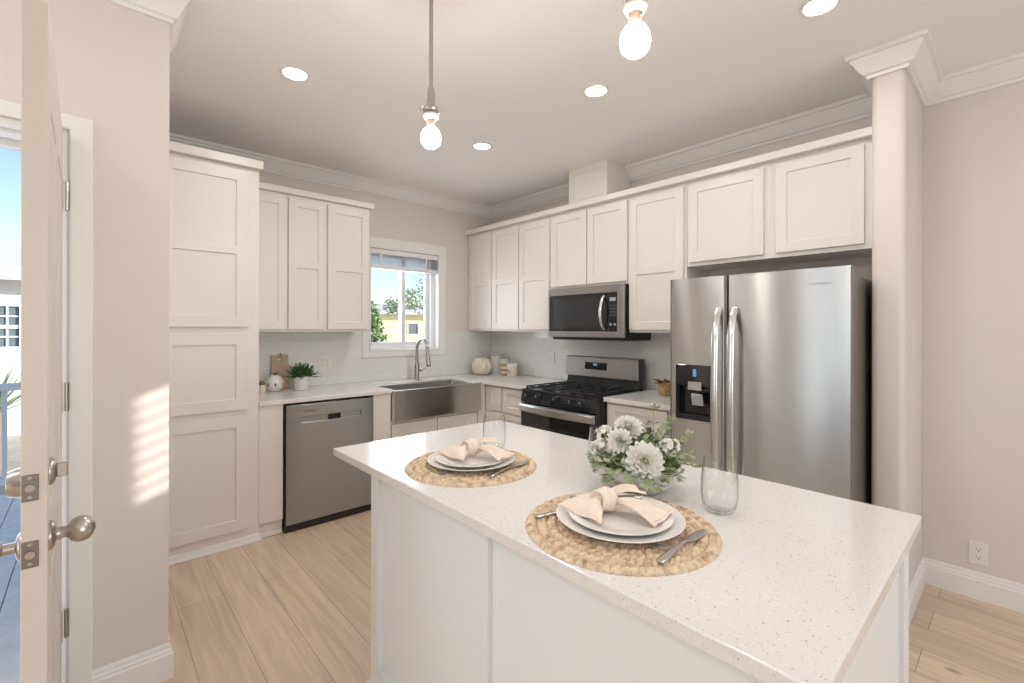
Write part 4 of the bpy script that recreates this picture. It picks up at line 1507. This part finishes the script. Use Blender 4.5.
def floret_cluster(pos, rad, cnt, seed):
    rnd = random.Random(seed)
    b = BM()
    for k in range(cnt):
        d = Vector((rnd.gauss(0, 1), rnd.gauss(0, 1), rnd.gauss(0.4, 1))).normalized()
        p = Vector(pos) + d * rad * rnd.uniform(0.75, 1.05)
        q = Matrix.Translation(p) @ d.to_track_quat('Z', 'Y').to_matrix().to_4x4() @ Matrix.Rotation(rnd.uniform(0, 6), 4, 'Z')
        for j in range(5):
            petal(b, 0.0115, 0.0048, 0.003, q @ Matrix.Rotation(2 * PI * j / 5, 4, 'Z') @ Matrix.Rotation(-0.35, 4, 'Y'), 3)
    c = part('floret_cluster', b, M['petal'], fa, smooth=60, local=True)
    b = BM(); tube(b, [Vector(pos), Vector((pos[0] * 0.6, pos[1] * 0.6, 0.084))], 0.003, 6)
    part('stalk', b, M['stem'], c, local=True)
floret_cluster(F(-0.108, 0.030, 0.120), 0.032, 50, 11)
floret_cluster(F(-0.098, -0.01, 0.160), 0.022, 26, 12)
floret_cluster(F(0.082, 0.045, 0.132), 0.026, 30, 13)
floret_cluster(F(-0.045, 0.085, 0.098), 0.016, 14, 14)

def leafq(b, p, d, L, W, rnd):
    d = Vector(d).normalized()
    m = Matrix.Translation(p) @ d.to_track_quat('X', 'Z').to_matrix().to_4x4() @ Matrix.Rotation(rnd.uniform(-0.7, 0.7), 4, 'X')
    vs = [(0, 0, 0), (0.3 * L, W * 0.85, 0.02 * L), (0.65 * L, W, 0.03 * L), (L, 0, -0.05 * L), (0.65 * L, -W, 0.03 * L), (0.3 * L, -W * 0.85, 0.02 * L), (0.5 * L, 0, -0.06 * L)]
    vv = [b.verts.new(m @ Vector(v)) for v in vs]
    for i in range(6):
        b.faces.new((vv[i], vv[(i + 1) % 6], vv[6]))

rnd = random.Random(21)
sprigs = []
for k in range(78):
    a = 2 * PI * k / 78 * 5 + rnd.uniform(-0.1, 0.1)
    el = rnd.choice((-0.2, -0.05, 0.1, 0.25, 0.45, 0.7, 1.0))
    sprigs.append((a, el, rnd.uniform(0.85, 1.08)))
specials = [(F(0.050, -0.02, 0.08), F(0.062, -0.03, 0.235)), (F(0.062, -0.01, 0.08), F(0.105, 0.0, 0.205)), (F(0.055, 0.03, 0.07), F(0.150, 0.02, 0.165)), (F(0.06, 0.06, 0.08), F(0.155, 0.06, 0.085)),
            (F(-0.06, 0.06, 0.08), F(-0.115, 0.09, 0.062)), (F(-0.01, 0.08, 0.085), F(0.02, 0.145, 0.052)), (F(0.03, 0.07, 0.085), F(0.045, 0.13, 0.075)), (F(-0.04, 0.075, 0.085), F(-0.055, 0.135, 0.068)), (F(-0.05, 0.06, 0.085), F(-0.10, 0.115, 0.075)), (F(0.0, 0.08, 0.09), F(-0.015, 0.15, 0.060)), (F(0.05, 0.07, 0.085), F(0.085, 0.12, 0.070)), (F(0.06, 0.05, 0.09), F(0.135, 0.07, 0.120)), (F(-0.06, 0.03, 0.09), F(-0.145, 0.03, 0.110)), (F(-0.06, 0.05, 0.09), F(-0.135, 0.06, 0.075)), (F(0.04, 0.0, 0.1), F(0.085, 0.0, 0.185)), (F(0.05, 0.04, 0.1), F(0.125, 0.035, 0.150))]
paths = [(Vector((0.045 * math.cos(a), 0.045 * math.sin(a), 0.082)), Vector((0.124 * sc * math.cos(a) * math.cos(el), 0.124 * sc * math.sin(a) * math.cos(el), 0.074 + 0.115 * sc * math.sin(el)))) for a, el, sc in sprigs] + specials
for p0, p1 in paths:
    b = BM()
    p0, p1 = Vector(p0), Vector(p1)
    midp = (p0 + p1) / 2 + Vector((0, 0, 0.014))
    pts = [p0.lerp(midp, t).lerp(midp.lerp(p1, t), t) for t in [i / 6 for i in range(7)]]
    tube(b, pts, [0.0016] * 5 + [0.0011, 0.0008], 5)
    for i in range(2, 7):
        d = (pts[i] - pts[i - 1]).normalized()
        side = d.cross(Vector((rnd.uniform(-.4, .4), rnd.uniform(-.4, .4), 1))).normalized()
        for s in (1, -1):
            leafq(b, pts[i], d * 0.6 + side * s + Vector((0, 0, rnd.uniform(-0.2, 0.4))), rnd.uniform(0.019, 0.027), rnd.uniform(0.0066, 0.0090), rnd)
    leafq(b, pts[-1], d, 0.02, 0.0055, rnd)
    part('leaf_sprig', b, M['leaf'], fa, smooth=60, local=True)

# ================================================================== THINGS ON THE BACK COUNTER
CT = 0.9143
# cutting board leaning on the tiles
root = thing('cutting_board', 'pale wooden cutting board leaning on the tile behind the plant', 'cutting board', (-2.225, -0.070, CT))
bm = BM()
us = [-0.066, -0.014, 0.014, 0.066]
relief(bm, us, [0, 0.228, 0.252, 0.275], lambda i, j: None if (i == 1 and j == 1) else 0.0, lambda u, v, d: (u, d + v * 0.17, v * 0.985 + 0.0), 0.016)
part('board', bm, M['board'], root, bevel=0.006, local=True)
bm = BM(); tube(bm, [(0, -0.003, 0.262), (0.004, 0.032, 0.284), (0, 0.062, 0.262)], 0.003, 6)
part('hanging_loop', bm, M['spot'], root, local=True)
# round white vase with dark motifs
root = thing('vase', 'small round white vase with dark motifs beside the pantry', 'vase', (-2.295, -0.150, CT))
bm = BM(); lathe(bm, [(0, 0), (0.032, 0), (0.052, 0.018), (0.064, 0.05), (0.063, 0.076), (0.050, 0.106), (0.030, 0.118), (0.028, 0.124), (0.024, 0.124), (0.024, 0.112), (0, 0.108)], 36)
vz = part('body', bm, M['ceramic'], root, smooth=60, local=True)
for a in (-100, -150, -45):
    d = Vector((math.cos(R(a)), math.sin(R(a)), 0))
    bm = BM()
    lathe(bm, [(0, 0), (0.009, 0.0), (0.006, 0.002), (0, 0.003)], 14, m=Matrix.Translation(d * 0.0625 + Vector((0, 0, 0.056))) @ d.to_track_quat('Z', 'Y').to_matrix().to_4x4() @ Matrix.Diagonal((0.8, 1.5, 1, 1)))
    part('motif', bm, M['spot'], vz, local=True)
rnd = random.Random(5)
bm = BM()
for k in range(10):
    leafq(bm, (rnd.uniform(-.012, .012), rnd.uniform(-.012, .012), 0.12), (rnd.uniform(-1, 1), rnd.uniform(-1, 1), 0.9), 0.034, 0.007, rnd)
part('leaves', bm, M['leafd'], root, local=True)
# small brown and white ornament against the pantry
root = thing('salt_cellar', 'tiny brown and cream shaker against the pantry side', 'ornament', (-2.397, -0.205, CT))
bm = BM(); lathe(bm, [(0, 0), (0.022, 0), (0.026, 0.02), (0.023, 0.05), (0.017, 0.062), (0, 0.062)], 20)
part('jar', bm, M['cream'], root, smooth=50, local=True)
bm = BM(); lathe(bm, [(0, 0.0625), (0.019, 0.0625), (0.022, 0.074), (0.014, 0.088), (0, 0.092)], 20)
part('lid', bm, M['brown'], root, smooth=50, local=True)
# potted succulent
root = thing('potted_plant', 'bushy dark green plant in a white pot on the left countertop', 'plant', (-2.112, -0.200, CT))
bm = BM(); lathe(bm, [(0, 0), (0.046, 0), (0.050, 0.003), (0.060, 0.10), (0.060, 0.104), (0.055, 0.104), (0.053, 0.085), (0, 0.085)], 32)
part('pot', bm, M['ceramic'], root, smooth=45, local=True)
rnd = random.Random(9)
bm = BM()
for k in range(170):
    a = rnd.uniform(0, 2 * PI)
    el = rnd.uniform(0.0, 1.5)
    L = rnd.uniform(0.055, 0.105) * (1.0 if el < 1.0 else 0.95)
    d = Vector((math.cos(a) * math.cos(el), math.sin(a) * math.cos(el), math.sin(el)))
    p = Vector((0.028 * math.cos(a) * rnd.random(), 0.028 * math.sin(a) * rnd.random(), 0.098))
    for s in range(3):
        leafq(bm, p + d * L * (0.3 + 0.3 * s), d + Vector((rnd.uniform(-.5, .5), rnd.uniform(-.5, .5), rnd.uniform(-.2, .4))), 0.036, 0.0055, rnd)
part('foliage', bm, M['leafd'], root, local=True)
# cream pumpkin, jar, canisters in the corner
root = thing('pumpkin', 'cream ribbed decorative pumpkin in the corner of the counter', 'ornament', (-0.305, -0.205, CT))
bm = BM(); lathe(bm, [(0, 0.012), (0.03, 0.002), (0.06, 0.004), (0.092, 0.035), (0.104, 0.085), (0.095, 0.135), (0.065, 0.172), (0.03, 0.178), (0.012, 0.168), (0, 0.165)], 64, ribs=10, rib_amp=0.16)
part('body', bm, M['cream'], root, smooth=60, local=True)
bm = BM(); tube(bm, [(0, 0, 0.166), (0.004, 0.002, 0.188), (0.014, 0.004, 0.204)], [0.012, 0.008, 0.007], 8)
part('stem', bm, M['board'], root, smooth=60, local=True)
root = thing('canister', 'tall pale canister with grey-green lid behind the pumpkin', 'canister', (-0.105, -0.215, CT))
bm = BM(); lathe(bm, [(0, 0), (0.062, 0), (0.065, 0.004), (0.065, 0.190), (0, 0.190)], 36)
part('jar', bm, M['ceramic'], root, smooth=45, local=True)
bm = BM(); lathe(bm, [(0, 0.1905), (0.067, 0.1905), (0.067, 0.212), (0.060, 0.218), (0, 0.220)], 36)
part('lid', bm, M['sage'], root, smooth=45, local=True)
root = thing('jar', 'gold patterned jar with lid between pumpkin and cream jar', 'jar', (-0.145, -0.395, CT))
bm = BM(); lathe(bm, [(0, 0), (0.046, 0), (0.050, 0.004), (0.050, 0.120), (0, 0.120)], 36)
part('body', bm, M['basket'], root, smooth=45, local=True)
bm = BM(); lathe(bm, [(0, 0.1205), (0.052, 0.1205), (0.052, 0.135), (0.044, 0.150), (0.048, 0.160), (0.048, 0.172), (0, 0.174)], 36)
part('lid', bm, M['sage'], root, smooth=45, local=True)
bm = BM()
for z in (0.03, 0.08):
    lathe(bm, [(0.0505, z - 0.012), (0.0512, z - 0.012), (0.0512, z + 0.012), (0.0505, z + 0.012)], 36, closed=True)
part('band', bm, M['cream'], root, smooth=45, local=True)
root = thing('jar', 'short cream jar at the right end of the corner group', 'jar', (-0.160, -0.520, CT))
bm = BM(); lathe(bm, [(0, 0), (0.046, 0), (0.052, 0.006), (0.054, 0.095), (0, 0.095)], 36)
part('body', bm, M['cream'], root, smooth=45, local=True)
bm = BM(); lathe(bm, [(0, 0.0955), (0.058, 0.0955), (0.058, 0.122), (0.052, 0.127), (0, 0.128)], 36)
part('lid', bm, M['ceramic'], root, smooth=45, local=True)
bm = BM(); lathe(bm, [(0, 0), (0.022, 0.0), (0.018, 0.002), (0, 0.003)], 20, m=Matrix.Translation((-0.0533, -0.004, 0.052)) @ LX)
part('emblem', bm, M['board'], root, local=True)
# gold pot with dried leaves next to the refrigerator
root = thing('gold_pot', 'small gold wicker pot with dried brown leaves beside the refrigerator', 'pot', (-0.240, -2.275, CT))
bm = BM(); lathe(bm, [(0, 0), (0.050, 0), (0.053, 0.004), (0.060, 0.098), (0.056, 0.100), (0.052, 0.09), (0, 0.085)], 28)
part('pot', bm, M['basket'], root, smooth=45, local=True)
rnd = random.Random(15)
bm = BM()
for k in range(26):
    a = rnd.uniform(0, 2 * PI)
    leafq(bm, (0.03 * math.cos(a), 0.03 * math.sin(a), 0.085), (math.cos(a), math.sin(a), rnd.uniform(0.1, 0.9)), rnd.uniform(0.06, 0.09), 0.014, rnd)
part('dried_leaves', bm, M['brown'], root, local=True)

# ---- outlets
def outlet(label, m, double=False):
    r = thing('wall_outlet', label, 'outlet', m.translation, 'wall outlets')
    r.rotation_euler = m.to_euler()
    hw = 0.057 if double else 0.036
    b = BM(); box(b, -hw, hw, -0.006, -0.0003, -0.058, 0.058, 0.002)
    pl = part('cover_plate', b, M['plastic'], r, local=True)
    for cx in ((-0.024, 0.024) if double else (0,)):
        for cz in (-0.02, 0.02):
            b = BM(); box(b, cx - 0.015, cx + 0.015, -0.0078, -0.0062, cz - 0.0145, cz + 0.0145, 0.0005)
            sk = part('socket', b, M['plastic'], r, local=True)
            b = BM()
            box(b, cx - 0.0075, cx - 0.0055, -0.0086, -0.0079, cz - 0.001, cz + 0.008)
            box(b, cx + 0.0055, cx + 0.0075, -0.0086, -0.0079, cz - 0.001, cz + 0.008)
            lathe(b, [(0, 0), (0.0028, 0), (0.0028, 0.0007), (0, 0.0007)], 10, m=Matrix.Translation((cx, -0.0079, cz - 0.008)) @ Matrix.Rotation(PI / 2, 4, 'X'))
            part('slots', b, M['slot'], sk, local=True)
RZM = Matrix.Rotation(-PI / 2, 4, 'Z')      # a plate made for a -Y wall, turned to face -X
outlet('white duplex outlet low on the right wall above the baseboard', Matrix.Translation((0.076, -3.868, 0.238)) @ RZM)
outlet('white double outlet on the tile above the dishwasher', Matrix.Translation((-1.865, -0.008, 1.108)), True)
outlet('white outlet on the tile left of the range', Matrix.Translation((-0.008, -0.93, 1.112)) @ RZM)

# ================================================================== LAMPS
def downlight(label, x, y, power=4.6, group='recessed ceiling lights'):
    r = thing('ceiling_light', label, 'ceiling light', (x, y, CE), group)
    b = BM(); lathe(b, [(0.056, -0.0006), (0.072, -0.0006), (0.070, -0.006), (0.060, -0.008), (0.056, -0.004)], 40, closed=True)
    part('trim_ring', b, M['plastic'], r, smooth=40, local=True)
    b = BM(); lathe(b, [(0, -0.001), (0.0555, -0.001), (0.0555, -0.0035), (0, -0.0035)], 40)
    part('lens', b, M['lens'], r, local=True)
    d = bpy.data.lights.new('downlight_beam', 'AREA')
    d.shape = 'DISK'
    d.size = 0.11
    d.energy = power
    d.color = (1.0, 0.975, 0.945)
    o = bpy.data.objects.new('downlight_beam', d)
    col.objects.link(o)
    o.parent = r
    o.location = (0, 0, -0.010)
    return r
downlight('recessed ceiling light nearest the pantry, left of the pendant', -2.551, -1.450)
downlight('recessed ceiling light nearest the sink window', -1.222, -1.356)
downlight('recessed ceiling light in the middle, toward the range', -1.243, -2.408)
downlight('recessed ceiling light at the top edge near the stub wall', -1.116, -3.457, 3.6)
for x, y, pw in ((-2.6, -5.2, 4.0), (-0.5, -5.2, 1.6), (-4.4, -2.32, 4.0), (-5.05, -2.34, 4.0), (-4.4, -5.2, 4.0)):  # unseen fixtures added to light the room and streak the steel
    downlight('added recessed ceiling light over the living room, out of view', x, y, pw)

def pendant(label, x, y, zb):
    r = thing('pendant_light', label, 'pendant lamp', (x, y, CE), 'pendants over the island')
    z = zb - CE
    b = BM(); lathe(b, [(0, -0.0005), (0.06, -0.0005), (0.06, -0.012), (0.052, -0.022), (0.012, -0.026), (0.010, -0.04), (0, -0.04)], 32)
    part('canopy', b, M['nickel'], r, smooth=40, local=True)
    b = BM(); tube(b, [(0, 0, -0.04), (0, 0, z + 0.195)], 0.0078, 12)
    tube(b, [(0, 0, z + 0.195), (0, 0, z + 0.185)], 0.0115, 12)
    part('rod', b, M['nickel'], r, smooth=40, local=True)
    b = BM(); lathe(b, [(0, 0.185), (0.013, 0.185), (0.014, 0.172), (0.019, 0.128), (0.021, 0.124), (0.031, 0.118), (0.032, 0.104), (0.027, 0.096), (0.020, 0.093), (0, 0.093)], 28, (0, 0, z))
    so = part('socket', b, M['nickel'], r, smooth=40, local=True)
    for a in (20, 140, 260):
        b = BM()
        ca, sa = math.cos(R(a)), math.sin(R(a))
        tube(b, [(0.030 * ca, 0.030 * sa, z + 0.110), (0.042 * ca, 0.042 * sa, z + 0.110)], 0.0022, 8)
        lathe(b, [(0, -0.005), (0.0045, -0.004), (0.0055, 0), (0.0045, 0.004), (0, 0.005)], 12, (0.045 * ca, 0.045 * sa, z + 0.110))
        part('shade_screw', b, M['chrome'], so, smooth=50, local=True)
    b = BM(); lathe(b, [(0.0205, 0.0925), (0.029, 0.091), (0.030, 0.084), (0.025, 0.073), (0.0185, 0.069), (0.0165, 0.074), (0.0195, 0.084)], 28, (0, 0, z), closed=True)
    part('socket_ring', b, M['white_socket'], r, smooth=40, local=True)
    b = BM(); lathe(b, [(0, 0.084), (0.0135, 0.084), (0.0145, 0.060), (0.018, 0.038), (0, 0.038)], 24, (0, 0, z))
    part('bulb_neck', b, M['neck'], r, smooth=60, local=True)
    b = BM(); lathe(b, [(0, 0.0375), (0.0185, 0.0375), (0.028, 0.030), (0.036, 0.014), (0.0385, -0.002), (0.035, -0.021), (0.022, -0.035), (0, -0.040)], 28, (0, 0, z))
    part('bulb', b, M['bulb'], r, smooth=60, local=True, label='glowing warm bulb')
    return r
pendant('bare-bulb pendant lamp on a thin rod over the far end of the island', -2.365, -2.476, 2.140)
pendant('bare-bulb pendant lamp cut off by the top edge, over the near end of the island', -2.308, -3.352, 2.140)

# ================================================================== OUTSIDE
bm = BM(); box(bm, -60, 60, -1.5, 90, -0.9, -0.45)
struct('ground', bm, M['ground'], 'pale ground outside the house', 'ground')
bm = BM()
k = 0
x = -7.4
while x < -3.4:
    x1 = min(x + 0.138, -3.26)
    box(bm, x, x1, -1.58, 1.9, -0.12, -0.045, 0.003, 1)
    x += 0.143
struct('deck', bm, M['deck'], 'grey-blue porch deck outside the door', 'deck')
bm = BM(); box(bm, DX0 - 0.1, DX1 + 0.1, -1.5905, -1.55, 2.045, 2.30, 0.004)
struct('trim_13', bm, M['trim'], 'white head trim on the porch side of the doorway', 'door trim')
# porch rail
root = thing('porch_rail', 'pale blue-grey porch railing outside the entrance door', 'railing', (-4.4, 1.82, -0.045))
bm = BM(); box(bm, -7.4, -3.3, 1.78, 1.86, 0.86, 0.92, 0.006)
part('hand_rail', bm, M['siding'], root)
bm = BM(); box(bm, -7.4, -3.3, 1.79, 1.85, 0.06, 0.11, 0.004)
part('bottom_rail', bm, M['siding'], root)
for k in range(26):
    xx = -7.3 + k * 0.155
    bm = BM(); box(bm, xx - 0.016, xx + 0.016, 1.804, 1.836, 0.1105, 0.8595)
    part('baluster', bm, M['siding'], root)
# neighbour's white house seen through the doorway
root = thing('neighbour_house', 'white sided house with paned windows seen through the open door', 'house', (-4.9, 7.6, -0.45))
bm = BM()
xs = [-11.0, -4.72, -4.24, -3.85, -3.2]
relief(bm, xs, [-0.45, 1.05, 1.78, 2.30], lambda i, j: None if (j == 1 and i in (1,)) else 0.0, faceY(7.6), 0.2)
part('wall', bm, M['siding'], root)
bm = BM()
relief(bm, [-4.76, -4.70, -4.26, -4.20], [1.01, 1.07, 1.76, 1.82], lambda i, j: None if (i == 1 and j == 1) else 0.0, faceY(7.57), 0.05)
wf = part('window_frame', bm, M['siding'], root)
bm = BM()
for zz in (1.24, 1.41, 1.59):
    box(bm, -4.70, -4.26, 7.59, 7.615, zz - (0.03 if abs(zz - 1.41) < 0.01 else 0.013), zz + (0.03 if abs(zz - 1.41) < 0.01 else 0.013))
for xx in (-4.555, -4.405):
    box(bm, xx - 0.013, xx + 0.013, 7.592, 7.612, 1.07, 1.76)
part('muntins', bm, M['siding'], wf)
bm = BM(); box(bm, -4.70, -4.26, 7.62, 7.63, 1.07, 1.76)
part('pane', bm, M['dglass'], wf)
bm = BM()
va = [bm.verts.new(p) for p in ((-11.5, 7.1, 2.26), (-2.9, 7.1, 2.26), (-2.9, 10.5, 3.0), (-11.5, 10.5, 3.0))]
vb = [bm.verts.new((v.co.x, v.co.y, v.co.z + 0.14)) for v in va]
for i in range(4):
    j = (i + 1) % 4
    bm.faces.new((va[i], va[j], vb[j], vb[i]))
bm.faces.new(va); bm.faces.new(vb[::-1])
part('roof', bm, M['roofw'], root)
bm = BM(); box(bm, -11.5, -2.9, 7.04, 7.098, 2.18, 2.40)
part('fascia', bm, M['siding'], root)

rnd = random.Random(31)
def agave(label, x, y, s):
    r = thing('agave_plant', label, 'plant', (x, y, -0.45), 'agaves in front of the white house')
    b = BM()
    for k in range(34):
        a = k * 2.4
        el = 0.25 + 1.1 * (k / 34)
        L = s * rnd.uniform(0.85, 1.05)
        d = Vector((math.cos(a) * math.cos(el), math.sin(a) * math.cos(el), math.sin(el)))
        sd = d.cross(Vector((0, 0, 1))).normalized()
        rows = []
        for i in range(6):
            t = i / 5
            hw = 0.055 * s * (1 - t) ** 0.7 + 0.002
            c = d * L * t + Vector((0, 0, 0.75 + 0.10 * s * t * t))
            rows.append([b.verts.new(c - sd * hw), b.verts.new(c - Vector((0, 0, hw * 0.5))), b.verts.new(c + sd * hw)])
        for p, q in zip(rows, rows[1:]):
            for j in range(2):
                b.faces.new((p[j], p[j + 1], q[j + 1], q[j]))
    part('leaves', b, M['leaf'], r, local=True)
    b = BM(); lathe(b, [(0, 0), (0.16, 0), (0.13, 0.75), (0, 0.80)], 16)
    part('trunk', b, M['bark'], r, local=True)
agave('spiky grey-green agave seen low through the doorway', -4.30, 4.9, 0.62)
agave('second spiky agave farther left outside the doorway', -5.4, 5.2, 0.7)

# hills far behind
bm = BM()
N = 60
top, bot = [], []
for i in range(N + 1):
    f = i / N
    x = -120 + 170 * f
    y = 170
    h = 9 + 6 * math.sin(f * 9) + 3 * math.sin(f * 23 + 1) + 1.2 * math.sin(f * 61)
    top.append(bm.verts.new((x, y + 20, h + 4)))
    bot.append(bm.verts.new((x, y - 20, -3)))
back = [bm.verts.new((v.co.x, v.co.y + 30, -3)) for v in top]
for i in range(N):
    bm.faces.new((bot[i], bot[i + 1], top[i + 1], top[i]))
    bm.faces.new((top[i], top[i + 1], back[i + 1], back[i]))
struct('hills', bm, M['hill'], 'hazy hills behind the white house', 'hills', smooth=60)

# yellow house behind the sink window
root = thing('yellow_house', 'pale yellow house with white roof seen through the sink window', 'house', (14.6, 26.9, -0.45))
HM = Matrix.Translation((14.6, 26.9, 0)) @ Matrix.Rotation(R(-14), 4, 'Z')
def hbox(*a):
    b = BM(); box(b, *a)
    bmesh.ops.transform(b, matrix=HM, verts=b.verts)
    return b
def hrel(us, vs, f, y, th):
    b = BM(); relief(b, us, vs, f, faceY(y), th)
    bmesh.ops.transform(b, matrix=HM, verts=b.verts)
    return b
part('wall', hrel([-9, -0.35, 0.40, 9], [-0.45, 0.95, 1.75, 2.45], lambda i, j: None if (i == 1 and j == 1) else 0.0, 0, 0.25), M['yellow'], root)
wf = part('window_frame', hrel([-0.42, -0.34, 0.39, 0.47], [0.88, 0.96, 1.74, 1.82], lambda i, j: None if (i == 1 and j == 1) else 0.0, -0.05, 0.08), M['siding'], root)
part('pane', hbox(-0.34, 0.39, 0.02, 0.04, 0.96, 1.74), M['dglass'], wf)
b = BM()
va = [b.verts.new(HM @ Vector(p)) for p in ((-10, -0.8, 2.40), (10, -0.8, 2.40), (10, 4.0, 3.2), (-10, 4.0, 3.2))]
vb = [b.verts.new((v.co.x, v.co.y, v.co.z + 0.16)) for v in va]
for i in range(4):
    j = (i + 1) % 4
    b.faces.new((va[i], va[j], vb[j], vb[i]))
b.faces.new(va); b.faces.new(vb[::-1])
part('roof', b, M['roofw'], root)

def leafy(name, label, cat, loc, blobs, n, size, m, trunk, seed, group=None):
    r = thing(name, label, cat, loc, group)
    rr = random.Random(seed)
    b = BM()
    for k in range(n):
        c, rad = rr.choice(blobs)
        d = Vector((rr.gauss(0, 1), rr.gauss(0, 1), rr.gauss(0, 1))).normalized() * rad * rr.random() ** 0.4
        leafq(b, Vector(c) + d, (rr.uniform(-1, 1), rr.uniform(-1, 1), rr.uniform(-.6, .8)), size * rr.uniform(0.7, 1.2), size * 0.26, rr)
    part('foliage', b, m, r, local=True)
    b = BM()
    for pts, rad in trunk:
        tube(b, pts, rad, 7)
    part('trunk', b, M['bark'], r, local=True)
leafy('garden_bush', 'leafy green bush close outside the left part of the sink window', 'bush', (0.42, 3.9, -0.45),
      [((-0.05, 0, 1.75), 0.26), ((0.12, 0.05, 1.5), 0.28), ((-0.12, 0, 2.15), 0.20), ((0.0, 0.05, 1.95), 0.20), ((0.25, 0.1, 1.3), 0.26), ((0, 0, 1.2), 0.4)], 1500, 0.10, M['bush'],
      [([(0, 0, 0), (0, 0, 1.1), (-0.1, 0, 2.1)], [0.04, 0.03, 0.01]), ([(0.05, 0, 0.4), (0.3, 0.1, 1.2)], [0.02, 0.008]), ([(0, 0, 0.5), (0.45, 0.2, 1.0)], [0.02, 0.008])], 41)
leafy('garden_tree', 'airy pale tree outside the upper right of the sink window', 'tree', (4.1, 8.2, -0.45),
      [((0.1, 0, 2.75), 0.55), ((0.6, 0, 3.0), 0.6), ((-0.5, 0, 2.7), 0.35), ((0.9, 0, 2.4), 0.4), ((0.3, 0, 3.4), 0.6), ((-0.9, 0.2, 2.45), 0.25)], 1300, 0.11, M['treeleaf'],
      [([(1.0, 0, 0), (0.8, 0, 1.5), (0.4, 0, 2.6), (0.2, 0, 3.5)], [0.09, 0.07, 0.04, 0.01]), ([(0.75, 0, 1.7), (0.1, 0, 2.4), (-0.7, 0, 2.7)], [0.04, 0.025, 0.008]), ([(0.6, 0, 2.2), (0.95, 0, 2.9)], [0.03, 0.01])], 42)
leafy('flower_shrub', 'low red-flowering shrub before the yellow house', 'shrub', (3.9, 9.2, -0.45),
      [((0, 0, 0.9), 0.28), ((0.5, 0, 0.7), 0.35), ((-0.5, 0, 0.7), 0.35)], 600, 0.10, M['bush'], [([(0, 0, 0), (0, 0, 0.8)], [0.03, 0.015])], 43)
